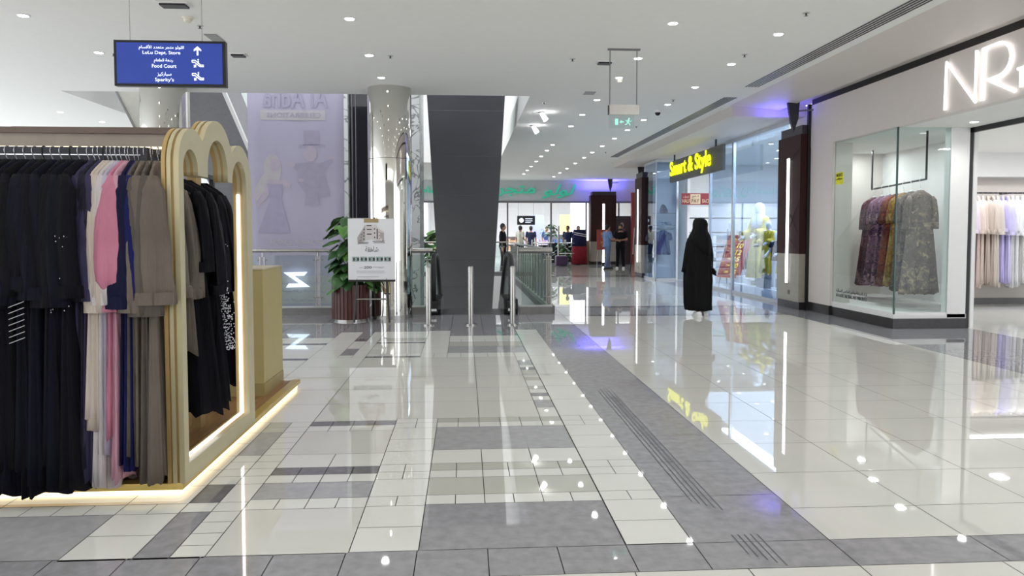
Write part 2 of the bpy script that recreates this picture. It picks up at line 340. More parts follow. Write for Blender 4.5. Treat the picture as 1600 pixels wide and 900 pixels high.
c = MB(); c.box(7.33, 7.40, 10.40, 10.46, 0, 2.93).box(7.36, 7.41, 3.0, 10.4, 2.86, 2.93); struct(c.build('door_1', BLACK))
c = MB(); c.box(7.37, 7.50, 10.44, 10.55, 0, 2.93); struct(c.build('trim_4', WHITE))
c = MB(); c.box(8.2, 16, 13.55, 13.95, 2.47, 2.93); struct(c.build('wall_shop_header', WHITE))
c = MB(); c.box(8.2, 16, 13.92, 13.95, 0, .12); struct(c.build('baseboard_shop', GREY))
c = MB(); c.box(12.6, 12.8, 3.0, 13.95, 0, 2.93); struct(c.build('wall_shop_side', WHITE))
# window panes of the corner display
w = thing('window_1', (0, 0, 0), 'x', 'x'); del w['label'], w['category']; struct(w)
m = MB(); m.box(6.245, 6.257, 10.40, 12.2, .21, 2.93); m.build('pane', GLASS, w)
m = MB(); m.box(6.262, 7.05, 10.395, 10.405, .21, 2.93); m.build('pane', GLASS, w)
m = MB(); m.box(6.24, 6.262, 10.385, 10.405, .21, 2.93); m.build('glass_joint', mat('green_glass_edge', (60, 84, 80), .2), w)
m = MB(); m.box(6.235, 6.265, 10.4, 12.2, .21, .235).box(6.262, 7.05, 10.39, 10.415, .21, .235); m.build('window_frame', WHITE, w)
# NR letters
nr = thing('shop_sign', (6.2, 8.6, 2.97), 'white illuminated N R letters on the fascia above the corner shop', 'shop sign')
def stroke(name, pts, r=.018):
    m = MB(); m.tube([(-.03, y - 8.6, z - 2.97) for y, z in pts], r, 8, sx=1, sy=1); return m.build(name, mat('letter_glow', (255, 255, 255), .5, emit=1.3), nr, smooth='auto')
stroke('letter_n', [(9.235, 2.98), (9.225, 3.585), (8.67, 2.985), (8.665, 3.60)])
arc = [(8.30 - .21 * math.sin(t), 3.405 + .19 * math.cos(t)) for t in [PI * k / 12 for k in range(13)]]
stroke('letter_r', [(8.56, 2.98), (8.55, 3.595), (8.30, 3.595)] + arc[1:] + [(8.47, 3.215), (8.02, 2.99)])
stroke('hyphen', [(7.98, 3.23), (7.80, 3.23)])
stroke('letter_partial', [(7.93, 3.23), (7.93, 3.02)])
# yellow sticker + small print on the glass
st = thing('window_sticker', (6.24, 12.03, 2.31), 'small yellow warning sticker on the left glass of the corner window', 'sticker')
m = MB(); m.box(-.002, .002, -.12, .12, -.1, .1); m.build('sticker_sheet', mat('yellow_vinyl', (225, 220, 40), .5), st)
txt('lettering', 'NOTICE', .19, .05, (-.004, 0, .055), HALL, BLACK, st); txt('lettering', arab('ممنوع اللمس'), .19, .045, (-.004, 0, -.01), HALL, BLACK, st)
wl = thing('window_lettering', (6.238, 11.58, .36), 'two lines of small grey lettering low on the corner window glass', 'lettering')
PRT = mat('grey_print', (70, 74, 78), .6)
txt('lettering', arab('ازياء للخياطة وتطريز الملابس النسائية'), .95, .07, (0, 0, .075), HALL, PRT, wl); txt('lettering', 'N-R LADIES TAILORING AND EMBROIDERY', .95, .055, (0, 0, 0), HALL, PRT, wl)

# ------------------------------------------------------------------ garments and hangers
def fabric(name, rgb, rough=.8, var=.12, scale=5, wood=(1, 1, 1)):
    if name in MATS: return MATS[name]
    m = mat(name, rgb, rough, var=var, scale=scale, spec=.18, wood=wood); nt = m.node_tree; b = nt.nodes['Principled BSDF']
    n = nt.nodes.new('ShaderNodeTexNoise'); n.inputs['Scale'].default_value = 1; n.inputs['Detail'].default_value = 3; n.inputs['Distortion'].default_value = .6; mp = nt.nodes.new('ShaderNodeMapping'); mp.inputs['Scale'].default_value = (26, 26, 2.2)
    tc = nt.nodes.new('ShaderNodeTexCoord'); nt.links.new(tc.outputs['Object'], mp.inputs[0]); nt.links.new(mp.outputs[0], n.inputs['Vector'])
    bp = nt.nodes.new('ShaderNodeBump'); bp.inputs['Strength'].default_value = .9; bp.inputs['Distance'].default_value = .02; nt.links.new(n.outputs[0], bp.inputs['Height']); nt.links.new(bp.outputs[0], b.inputs['Normal']); return m
HK = mat('hanger_wire', (190, 190, 196), .25, .8)
def floral(name, cols, scale=14):
    if name in MATS: return MATS[name]
    m = mat(name, cols[0], .8, spec=.2); nt = m.node_tree; b = nt.nodes['Principled BSDF']
    v = nt.nodes.new('ShaderNodeTexVoronoi'); v.inputs['Scale'].default_value = scale; n = nt.nodes.new('ShaderNodeTexNoise'); n.inputs['Scale'].default_value = scale * .6; n.inputs['Detail'].default_value = 5
    tc = nt.nodes.new('ShaderNodeTexCoord'); nt.links.new(tc.outputs['Object'], n.inputs['Vector'])
    mx = nt.nodes.new('ShaderNodeMixRGB'); mx.inputs[0].default_value = .35; nt.links.new(tc.outputs['Object'], mx.inputs[1]); nt.links.new(n.outputs['Color'], mx.inputs[2]); nt.links.new(mx.outputs[0], v.inputs['Vector'])
    r = nt.nodes.new('ShaderNodeValToRGB'); e = r.color_ramp.elements; k = len(cols)
    e[0].position = 0; e[0].color = [lin(q) for q in cols[0]] + [1]; e[1].position = .9; e[1].color = [lin(q) for q in cols[-1]] + [1]
    for i in range(1, k - 1):
        q = e.new(.9 * i / (k - 1)); q.color = [lin(u) for u in cols[i]] + [1]
    sp = nt.nodes.new('ShaderNodeSeparateColor'); nt.links.new(v.outputs['Color'], sp.inputs[0]); ad = nt.nodes.new('ShaderNodeMath'); ad.operation = 'MULTIPLY_ADD'; ad.inputs[1].default_value = .6
    nt.links.new(sp.outputs[0], ad.inputs[0]); nt.links.new(n.outputs[0], ad.inputs[2]); ad2 = nt.nodes.new('ShaderNodeMath'); ad2.operation = 'SUBTRACT'; ad2.inputs[1].default_value = .28
    nt.links.new(ad.outputs[0], ad2.inputs[0]); nt.links.new(ad2.outputs[0], r.inputs[0]); nt.links.new(r.outputs[0], b.inputs['Base Color']); return m

HP = {}
def hanger(loc, rz, label, group, m=BLACK, width=.40, wide_hook=False):
    """hook goes over a rail whose centre is loc; local x runs along the shoulders"""
    key = (m.name, wide_hook)
    if key not in HP:
        o = thing('clothes_hanger', loc, label, 'hanger', group, rz)
        k = MB(); k.tube([(.0 + .022 * math.cos(a), 0, .0 + .022 * math.sin(a)) for a in [PI * (-.25) + PI * 1.25 * i / 10 for i in range(11)]] + [(-.02, 0, -.015), (0, 0, -.045), (0, 0, -.075)], .004 if wide_hook else .0024, 6)
        k.build('hook', m if wide_hook else HK, o, smooth=True)
        k = MB(); w2 = width / 2
        k.tube([(-w2 * .86, 0, -.165), (-w2 * .45, 0, -.112), (0, 0, -.078), (w2 * .45, 0, -.112), (w2 * .86, 0, -.165)], [.005, .007, .007, .007, .005], 8)
        k.build('shoulder_bar', m, o, smooth=True); HP[key] = o; return o
    o = copy_tree(HP[key]); o.location = loc; o.rotation_euler.z = rz; tag(o, label, 'hanger', group); return o

def garment(name, cat, loc, rz, m, label, group, length=1.5, sw=.20, hw=.24, thick=.03, hthick=.06, sleeve=.58, sr=.055, cuff=.075, balloon=False, seed=1, fold=.012, k=9, tagm=None, tagz=-.75, lean=0, tilt=0, sleeves=(-1, 1), cuffm=None, sway=0, short=False, n=48):
    o = thing(name, loc, label, cat, group, rz); rnd = random.Random(seed)
    zs = [(-.055, .05, .018), (-.07, .07, .026), (-.095, .115, thick * .8), (-.125, sw * .78, thick), (-.165, sw * .95, thick), (-.22, sw, thick), (-.34, sw * .93, thick * 1.05), (-.5, sw * .9, thick * 1.1)]
    L = length; N = 9
    for i in range(1, N + 1):
        t = i / N; zs.append((-.5 - (L - .5) * t, sw * .9 + (hw - sw * .9) * t, thick * 1.1 + (hthick - thick * 1.1) * t))
    rings = [(sway * ((-z - .3) / L if z < -.3 else 0), lean * max(0, (-z - .4) / L), z, w, th) for z, w, th in zs]
    g = MB(); g.loft(rings, n, fold * 1.35, k, seed, lambda t: max(0, t - .18) * 1.2, tw=rnd.uniform(-1.2, 1.2))
    if tilt:
        for v in g.bm.verts:
            f = max(0, (-v.co.z - .5 * L) / (.5 * L)); v.co.z += tilt * f * v.co.x / max(hw, .01)
    # wavy hem
    for v in g.bm.verts:
        if v.co.z < -L + .02: v.co.z += .02 * math.sin(v.co.x * 40 + seed)
    g.build('gown' if not short else 'bodice', m, o, smooth=True)
    for s in sleeves:
        q = MB(); pts = []; rr = []
        M = 9 if not balloon else 12
        for i in range(M):
            t = i / (M - 1); pts.append((s * (sw * .86 + .045 * math.sin(t * 2.2)) + (sway * .3 * t), -.012 + lean * t * .3 + rnd.uniform(-.004, .004), -.145 - sleeve * t))
            if balloon: r = sr * (.8 + .75 * math.sin(min(1, t * 1.12) * PI * .62)) if t < .86 else sr * (.8 - .9 * (t - .86) / .14 * .6)
            else: r = sr + (cuff - sr) * t
            rr.append(r * (.45 if i == 0 else 1))
        q.tube(pts, rr, 28, sx=.5, sy=1)
        for v in q.bm.verts:
            a = math.atan2(v.co.y, v.co.x - s * sw * .9); d = fold * 1.1 * math.sin(a * 5 + seed + v.co.z * 3) * max(0, (-v.co.z - .2)) / sleeve
            v.co.x += d; v.co.y += d * .7
        so = q.build('sleeve', m, o, smooth=True)
        if not balloon and sleeve > .4:
            r2 = MB(); p = pts[-1]; r2.tube([(p[0], p[1], p[2] + .062), (p[0], p[1], p[2] + .058), (p[0], p[1], p[2] - .004)], [rr[-1] * .94, rr[-1] * 1.02, rr[-1] * 1.05], 18, sx=.58, sy=1); r2.build('cuff', cuffm or m, so, smooth='auto')
        if balloon:
            r2 = MB(); p = pts[-1]
            r2.loft([(p[0], p[1], p[2] + .03, .03, .035), (p[0], p[1], p[2], .024, .03), (p[0], p[1], p[2] - .02, .03, .042), (p[0], p[1], p[2] - .04, .035, .05)], 30, .006, 8, seed); r2.build('cuff', m, so, smooth=True)
    if tagm:
        q = MB(); q.box(-.035 + sw * .3 * sleeves[-1], .035 + sw * .3 * sleeves[-1], -.09, -.086, tagz - .07, tagz + .07); t_ = q.build('price_tag', mat('tag_charcoal', (58, 58, 66), .6), o)
        q = MB(); q.box(-.026 + sw * .3 * sleeves[-1], .026 + sw * .3 * sleeves[-1], -.092, -.0895, tagz - .055, tagz + .005); q.build('price_label', mat('tag_white', (225, 225, 228), .6), t_)
    return o

# ------------------------------------------------------------------ kiosk
KD = .07
ko = thing('kiosk_deck', (-1.5, 3.97, 0), 'raised wooden kiosk deck with brass edge glowing along the floor', 'kiosk deck')
m = MB(); m.box(-7, -.06, .05, 2.75, .012, KD - .025); m.build('deck_base', GOLDD, ko)
m = MB(); m.box(-7, -.07, .07, 2.76, KD - .022, KD); m.build('decking', WOOD, ko)
m = MB(); m.prism([(-7, 0), (0, 0), (0, 2.8), (-.07, 2.8), (-.07, .07), (-7, .07)], 'z', KD - .034, KD + .003); m.build('edge_profile', BRASS, ko, bevel=.004)
m = MB(); m.box(-7, -.02, .018, .045, .006, .03).box(-.045, -.018, .045, 2.76, .006, .03); m.build('light_strip', LED, ko)
# arch frame on the deck side
def arcs_outer(n=60):
    A = [(4.18, 1.76, .21), (4.59, 1.78, .29), (5.03, 1.725, .25)]; y0, y1 = 3.97, 5.28; P = []
    for i in range(n + 1):
        t = (1 - math.cos(PI * i / n)) / 2; y = y0 + (y1 - y0) * t; z = 0
        for cy, cz, r in A:
            if abs(y - cy) <= r: z = max(z, cz + math.sqrt(max(0, r * r - (y - cy) ** 2)))
        P.append((y, z or 1.7))
    return P
def arc(cy, cz, r, n=16): return [(cy - r * math.cos(PI * i / n), cz + r * math.sin(PI * i / n)) for i in range(n + 1)]
INN = [(4.035, .16)] + arc(4.143, 1.745, .108) + [(4.251, 1.72), (4.41, 1.72)] + arc(4.59, 1.775, .18) + [(4.77, 1.72), (4.86, 1.72)] + arc(5.01, 1.72, .15) + [(5.16, .16)]
def plate(name, x0, x1, m, parent, grow=0.0, ox=-1.5, oy=3.97):
    """scalloped plate with an opening, thick along x"""
    c = bpy.data.curves.new(name, 'CURVE'); c.dimensions = '2D'; c.fill_mode = 'BOTH'; c.extrude = abs(x1 - x0) / 2
    OUT = [(3.97 - grow, KD)] + [(y + (grow if y > 4.6 else -grow if y < 4.2 else 0), z + grow) for y, z in arcs_outer()] + [(5.28 + grow, KD)]
    for P in (OUT, INN):
        s = c.splines.new('POLY'); s.points.add(len(P) - 1); s.use_cyclic_u = True
        for q, (y, z) in zip(s.points, P): q.co = (y - oy, z, 0, 1)
    t = bpy.data.objects.new(name, c); COL.objects.link(t); bpy.context.view_layer.update()
    me = bpy.data.meshes.new_from_object(t.evaluated_get(bpy.context.evaluated_depsgraph_get())); bpy.data.objects.remove(t)
    me.materials.clear(); me.materials.append(m); o = bpy.data.objects.new(name, me); COL.objects.link(o)
    o.rotation_euler = (PI / 2, 0, PI / 2); o.location = ((x0 + x1) / 2 - ox, 0, 0); o.parent = parent; return o
af = thing('arch_frame', (-1.5, 3.97, 0), 'gold triple-arched display frame at the kiosk side with lit inner edge', 'display frame')
plate('front_plate', -1.488, -1.515, GOLD, af); plate('middle_plate', -1.515, -1.53, GOLDD, af, -.012); plate('back_plate', -1.53, -1.55, GOLD, af); plate('rear_plate', -1.55, -1.558, GOLDD, af, -.01); plate('rear_plate', -1.558, -1.578, GOLDD, af)
m = MB(); m.box(-.052, -.036, .075, 1.18, .160, .168); m.build('light_strip', LEDW, af)
m = MB(); m.box(-.052, -.036, 1.18, 1.19, .17, 1.66); m.build('light_strip', LEDW, af)
# header beam behind
hb = thing('kiosk_header', (-1.7, 5.0, 1.95), 'long taupe kiosk header beam with a light line under it', 'header beam')
m = MB(); m.box(-5.5, 0, 0, .3, .012, .095); m.build('fascia', TAUPEP, hb); m = MB(); m.box(-5.5, .02, -.02, .32, .095, .135); m.build('cap', mat('brown_cap', (112, 94, 84), .5), hb)
m = MB(); m.box(-5.5, 0, .0, .03, 0, .012); m.build('light_strip', LED, hb)
for xa in (-.16, -5.4): m = MB(); m.box(xa, xa + .06, .1, .2, -1.88, .01); m.build('post', GOLDD, hb)
# counter
kc = thing('service_counter', (-1.64, 6.1, KD), 'olive-gold box service counter at the far end of the kiosk deck', 'counter')
m = MB(); m.box(-1.6, 0, 0, .62, .1, 1.03); m.build('body', mat('olive_gold', (172, 158, 106), .45, .15, var=.03), kc, bevel=.004)
m = MB(); m.box(-1.59, .005, -.012, .62, 0, .1); m.build('plinth', mat('olive_gold_dark', (150, 134, 88), .45, .15, var=.03), kc)
m = MB(); m.box(-1.61, .005, -.005, .625, 1.03, 1.042); m.build('countertop', mat('pale_gold_top', (178, 166, 140), .4), kc)
# front garment rack
rk = thing('garment_rack', (-1.70, 4.12, KD), 'black square-tube garment rack along the front of the kiosk', 'clothes rack')
for nm, bx in (('rail', (-3.6, 0, -.018, .018, 1.752, 1.788)), ('rail', (-3.6, 0, .40, .436, 1.752, 1.788)), ('cross_bar', (-.036, 0, .018, .40, 1.752, 1.788)), ('post', (-.036, 0, -.018, .018, 0, 1.752)), ('post', (-.036, 0, .40, .436, 0, 1.752)), ('post', (-3.6, -3.564, -.018, .018, 0, 1.752))):
    m = MB(); m.box(*bx); m.build(nm, mat('black_navy_tube', (22, 22, 36), .4), rk)
RZ = KD + 1.77
def pxX(px): return -1.706 + (px - 240) * .00345
taupe = fabric('taupe_satin', (98, 89, 81), .5); taupe2 = fabric('dark_taupe_satin', (80, 73, 67), .5)
navy = fabric('navy_crepe', (15, 17, 46)); ink = fabric('ink_black_crepe', (5, 5, 14)); indigo = fabric('indigo_crepe', (20, 24, 78))
pink = fabric('dusty_pink_satin', (178, 112, 134), .5, .08); lpink = fabric('pale_pink_satin', (182, 138, 154), .5, .06); lil = fabric('lilac_grey_satin', (168, 160, 178), .5, .06)
cream = fabric('cream_linen', (182, 170, 160), .7, .06); greyl = fabric('pale_grey_satin', (184, 176, 178), .5, .05); char = fabric('charcoal_crepe', (30, 29, 42))
plum = fabric('grey_violet_crepe', (52, 49, 74))
GF = 'gowns on the front kiosk rail'
front = [  # px, fabric, length, rotation, sleeve, label extras
    (256, taupe, 1.73, -.16, dict(sleeve=.66, sr=.055, cuff=.105, hw=.25, hthick=.07), 'taupe satin gown with wide cuffed sleeve, at the right end of the front rail'),
    (246, taupe2, 1.74, -.12, dict(sleeve=.72, sr=.05, cuff=.085, hthick=.06), 'dark taupe satin gown, second from the right end of the front rail'),
    (236, taupe, 1.66, -.1, dict(sleeve=.70, sr=.05, cuff=.09), 'taupe satin gown, third from the right end of the front rail'),
    (227, taupe2, 1.60, -.08, dict(sleeve=.60, sr=.05, cuff=.07), 'narrow taupe gown hanging next to the navy gowns'),
    (227, indigo, 1.66, -.05, dict(sleeve=.64, sr=.05, cuff=.08), 'bright indigo gown on the front rail beside the taupe gowns'),
    (221, navy, 1.62, -.02, dict(sleeve=.68, sr=.06, cuff=.09), 'navy gown with long sleeve between indigo and pink gowns'),
    (213, lpink, 1.72, .05, dict(sleeve=.5, sr=.045, cuff=.05), 'pale pink satin gown hanging behind the dusty pink one'),
    (209, pink, 1.50, .12, dict(sleeve=.66, sr=.062, balloon=True, hthick=.055), 'dusty pink satin gown with gathered balloon sleeve'),
    (201, lil, 1.60, .1, dict(sleeve=.62, sr=.05, cuff=.06), 'lilac-grey satin gown immediately left of the dusty pink gown'),
    (194, greyl, 1.76, .1, dict(sleeve=.66, sr=.05, cuff=.065, hthick=.07), 'long pale grey satin gown reaching the deck edge'),
    (187, cream, 1.45, .1, dict(sleeve=.70, sr=.045, cuff=.06), 'cream linen gown with cuffed sleeve on the front rail'),
    (181, cream, 1.38, .08, dict(sleeve=.62, sr=.04, cuff=.05), 'cream gown hanging next to the grey-violet ones'),
    (175, plum, 1.72, .1, dict(sleeve=.64, sr=.05, cuff=.07), 'grey-violet gown nearest to the cream gowns'),
    (168, char, 1.66, .12, dict(sleeve=.64, sr=.055, cuff=.07), 'charcoal gown between the grey-violet and black gowns'),
    (161, plum, 1.52, .12, dict(sleeve=.60, sr=.05, cuff=.06), 'grey-violet gown half hidden beside the black gowns'),
]
for i in range(13):
    nm = ['black gown with silver sleeve embroidery, first of the black gowns left of the grey-violet ones'] + ['black gown, %s of the black gowns counted leftwards from the grey-violet ones' % NTH[k] for k in range(1, 13)]
    front.append((152 - i * 13.5, (ink, fabric('blue_black_crepe', (7, 7, 24)))[i % 2], 1.70 + .09 * math.sin(i * 1.9 + .6), .18 + .1 * math.sin(i * 2.3), dict(sleeve=.62 + .05 * math.sin(i), sr=.062, cuff=.095, hw=.26, hthick=.085, lean=-.04), nm[i]))
for i, (px, fm, L, rz, kw, lab) in enumerate(front):
    x = pxX(px); r = PI / 2 + rz * -1
    lean = kw.pop('lean', -.0)
    g = garment('hanging_gown', 'gown', (x, 4.12 - (.05 if i > 14 else .0), RZ), r, fm, lab, GF, length=min(L, 1.765), seed=i + 3, tagm=(i in (1, 4, 7, 9, 11, 13)), tagz=-.70 - .05 * (i % 3), sleeves=(-1, 1), thick=.024, lean=lean, **kw)
    hanger((x, 4.12, RZ), r, 'hanger that carries the ' + ' '.join(lab.replace(',', '').split()[:12]), 'hangers on the front kiosk rail', BLACK, wide_hook=(i in (12, 17, 20)))
# silver marks on two black gowns
SIL = mat('silver_bead', (205, 205, 210), .25, .6)
def beads(parent, pts, r=.004, name='beadwork'):
    m = MB()
    for p in pts: m.ball(p, r, (1, .5, 1), 1)
    o = m.build(name, SIL, parent); o['kind'] = 'stuff'; return o
gowns = [o for o in bpy.data.objects if o.name.startswith('hanging_gown')]
rnd = random.Random(8)
beads(gowns[15], [(-.235 + rnd.uniform(-.02, .02), -.045 + rnd.uniform(-.03, .03), -.45 - abs(rnd.gauss(0, .15))) for _ in range(60)], .0045)
beads(gowns[16], [(-.235 + rnd.uniform(-.015, .015), -.04 + rnd.uniform(-.02, .02), -.5 - rnd.uniform(0, .35)) for _ in range(30)], .004)
m = MB()
for a in range(7):
    z = -.78 - a * .03; m.tube([(-.262, -.08, z), (-.262, .0, z - .03)], .0022, 5)
m.build('silver_braid', SIL, gowns[20])

# side rail behind the arches
sr_ = thing('garment_rail', (-1.86, 4.5, KD), 'black rail running back behind the arched frame', 'clothes rail')
m = MB(); m.box(-.014, .014, .1, 1.1, 1.72, 1.75); m.build('rail', BLACK, sr_); m = MB(); m.box(-.016, .016, 1.08, 1.11, 0, 1.72); m.build('post', BLACK, sr_)
m = MB(); m.box(-.016, .016, .1, .13, 0, 1.72); m.build('post', BLACK, sr_)
side = [(4.66, taupe, 1.15, dict(sleeve=.66, sr=.045, cuff=.085, sw=.17, hw=.18), 'taupe gown with wide sleeve behind the near arch'), (4.78, ink, 1.54, dict(sleeve=.5, sr=.06, cuff=.07, hw=.30, sw=.23), 'black gown behind the middle arch'),
        (4.93, ink, 1.56, dict(sleeve=.66, sr=.065, cuff=.08, hw=.28, sw=.23), 'second black gown behind the middle arch, farther back'), (5.06, ink, 1.52, dict(sleeve=.6, sr=.06, cuff=.08, hw=.27), 'black gown between navy and beaded gowns behind the arches'),
        (5.20, ink, 1.46, dict(sleeve=.66, sr=.06, cuff=.09, hw=.26), 'black gown covered in silver beads behind the far arch'), (5.36, ink, 1.30, dict(sleeve=.6, sr=.06, cuff=.09), 'black gown hanging last behind the far arch')]
for i, (y, fm, L, kw, lab) in enumerate(side):
    g = garment('hanging_gown', 'gown', (-1.86, y, KD + 1.735), .1 - .25 * (i % 2), fm, lab, 'gowns behind the arched frame', length=L, seed=40 + i, thick=.035, fold=.02, hthick=.08, **kw)
    hanger((-1.86, y, KD + 1.735), .1 - .25 * (i % 2), 'hanger that carries the ' + ' '.join(lab.replace(',', '').split()[:12]), 'hangers behind the arched frame')
    if i == 4:
        beads(g, [(.15 + .10 * t + rnd.gauss(0, .02), -.075 + rnd.uniform(-.01, .01) - .03 * t, -.30 - .9 * t) for t in [rnd.random() ** .8 for _ in range(480)]], .0046)
    if i == 2: beads(g, [(.05, -.06, -.75), (.052, -.06, -.77), (.0, -.06, -.2), (.01, -.06, -.2)], .005)

# wheel of a chair at the lower left edge
wh = thing('swivel_caster', (-2.02, 3.22, 0), 'black caster with chrome stem cut by the lower left picture edge', 'caster')
m = MB(); m.tube([(-.02, -.012, .045), (-.02, .012, .045)], .045, 20); m.build('wheel', RUBBER, wh, smooth='auto')
m = MB(); m.tube([(-.02, 0, .06), (.01, 0, .12), (.0, 0, .17), (-.06, 0, .2)], .016, 10); m.build('fork', BLACK, wh, smooth=True)

# ------------------------------------------------------------------ directional sign
ds = thing('directional_sign', (-2.49, 6.5, 2.64), 'blue hanging directory sign with white arrow, escalator symbols and two scripts', 'sign')
sw_, sh_ = .92, .385
m = MB(); m.box(-sw_ / 2, sw_ / 2, 0, .06, 0, sh_); m.build('frame', BLACK, ds, bevel=.004)
m = MB(); m.box(-sw_ / 2 + .025, sw_ / 2 - .025, -.004, 0, .022, sh_ - .022); m.build('sign_face', BLUEBUL, ds)
T = lambda s, w, h, x, z, ar=False: txt('lettering', arab(s) if ar else s, w, h, (x, -.007, z), FRONT, SIGNW, ds, .0015)
T('اللولو متجر متعدد الأقسام', .37, .042, -.065, .323, True); T('LuLu Dept. Store', .31, .036, -.065, .277)
T('ردهة الطعام', .155, .038, -.05, .213, True); T('Food Court', .20, .030, -.045, .170)
T('سباركيز', .115, .038, -.045, .100, True); T("Sparky's", .155, .038, -.045, .052)
m = MB(); m.prism([(.225, .262), (.239, .262), (.239, .31), (.262, .296), (.262, .312), (.232, .338), (.202, .312), (.202, .296), (.225, .31)], 'y', -.0075, -.005); m.build('arrow', SIGNW, ds)
for z in (.165, .055):
    m = MB()
    for d in (0, 1):
        m.tube([(.185, -.006, z + .05 - d * .012), (.205, -.006, z + .05 - d * .012), (.25, -.006, z + .008 - d * .0), (.275, -.006, z + .008)] if d else [(.185, -.006, z + .056), (.21, -.006, z + .056), (.255, -.006, z + .018), (.28, -.006, z + .018), (.28, -.006, z + .002), (.25, -.006, z + .002), (.205, -.006, z + .04), (.185, -.006, z + .04), (.185, -.006, z + .056)], .0035, 5)
    m.ball((.236, -.006, z + .062), .007, (1, .4, 1), 1).tube([(.236, -.006, z + .052), (.236, -.006, z + .028)], .005, 5)
    m.prism([(.20, z - .005), (.225, z + .0), (.213, z + .006), (.222, z + .016), (.216, z + .022), (.206, z + .012), (.20, z + .022)], 'y', -.0075, -.005); m.build('escalator_symbol', SIGNW, ds)
for x in (-.335, .26):
    m = MB(); m.tube([(x, .03, sh_), (x, .03, CZ - 2.64)], .003, 6); m.build('suspension_wire', STEEL, ds)

# ------------------------------------------------------------------ ceiling fixtures
DL = None
def downlight(x, y, label, group, z=CZ):
    global DL
    if DL is None:
        o = thing('downlight', (x, y, z), label, 'downlight', group)
        m = MB(); n = 24
        m.tube([(0, 0, -.002), (0, 0, -.006)], [.068, .062], n); m.build('trim_ring', WHITE, o, smooth='auto')
        m = MB(); m.tube([(0, 0, -.006), (0, 0, -.009)], [.052, .05], n); m.build('lens', LAMP, o)
        l = bpy.data.lights.new('downlight_lamp', 'SPOT'); l.energy = DOWN_W; l.spot_size = math.radians(150); l.spot_blend = .8; l.shadow_soft_size = .05; l.color = (1, .985, .96)
        q = bpy.data.objects.new('downlight_lamp', l); q.location = (0, 0, -.02); q.parent = o; COL.objects.link(q); DL = o; return o
    o = copy_tree(DL); o.location = (x, y, z); tag(o, label, 'downlight', group); return o
inner = [1.7, 3.35, 5.0, 6.65, 8.31, 9.99, 11.23, 13.12, 14.76, 16.35, 19.8, 21.18, 22.78, 24.4, 26.28, 27.9, 29.6]
outer = [1.9, 3.6, 5.3, 6.98, 8.68, 10.24, 11.88, 13.5, 15.34, 16.88, 18.37, 20.0, 21.6, 23.08, 24.99, 27.0, 29.0, 31.0]
NM = ['nearest', 'second', 'third', 'fourth', 'fifth', 'sixth', 'seventh', 'eighth', 'ninth', 'tenth', 'eleventh', 'twelfth', 'thirteenth', 'fourteenth']
for X_, ys, gl, name in ((2.34, inner, 'left', 'left row of downlights over the concourse'), (3.72, outer, 'right', 'right row of downlights over the concourse')):
    seen = 0
    for y in ys:
        if y > 7.5: lab = 'round ceiling downlight, %s visible in the %s concourse row' % (NM[seen] if seen < 14 else 'farthest', gl); seen += 1
        else: lab = 'round ceiling downlight overhead before the %s concourse row comes into view' % gl
        downlight(X_, y, lab, name)
for X_, ys, nm in ((-1.265, (1.7, 3.4, 5.0, 6.7, 8.36, 10.04, 11.46), 'above the escalator landing'), (-4.78, (1.7, 3.4, 5.1, 6.8, 8.46, 10.12, 11.7), 'at the far left ceiling')):
    for k, y in enumerate(ys):
        downlight(X_, y, ('round ceiling downlight, %s visible in the row %s' % (NM[k - 4], nm)) if y > 8 else 'round ceiling downlight overhead, before the row %s comes into view' % nm, 'row of downlights ' + nm)
downlight(6.99, 9.83, 'small downlight in the soffit beside the corner shop window', 'shop soffit lights', 2.93)
downlight(-7.88, 15.09, 'bright lamp in the far left wing ceiling, nearer one', 'left wing lamps'); downlight(-7.68, 16.33, 'bright lamp in the far left wing ceiling, farther one', 'left wing lamps')
# linear diffusers
def diffuser(x, y0, y1, m_, label):
    o = thing('air_diffuser', (x, y0, CZ), label, 'air diffuser')
    for k in range(5):
        m = MB(); m.box(-.10 + k * .05, -.10 + k * .05 + .014, 0, y1 - y0, -.006, -.001); m.build('slot', m_, o)
    m = MB(); m.box(-.115, .125, -.02, y1 - y0 + .02, -.0012, -.0004); m.build('backing', mat('diffuser_frame_' + m_.name, (206, 206, 204) if 'black' in m_.name else (120, 124, 130), .3, .2), o); return o
diffuser(4.62, 3.2, 11.8, mat('slot_black', (24, 25, 30), .5), 'long black-slotted ceiling air diffuser running above the corner shop side')
diffuser(4.62, 12.75, 22.9, mat('slot_grey', (92, 96, 102), .25, .6), 'long grey ceiling air diffuser further along towards the yellow shop sign')
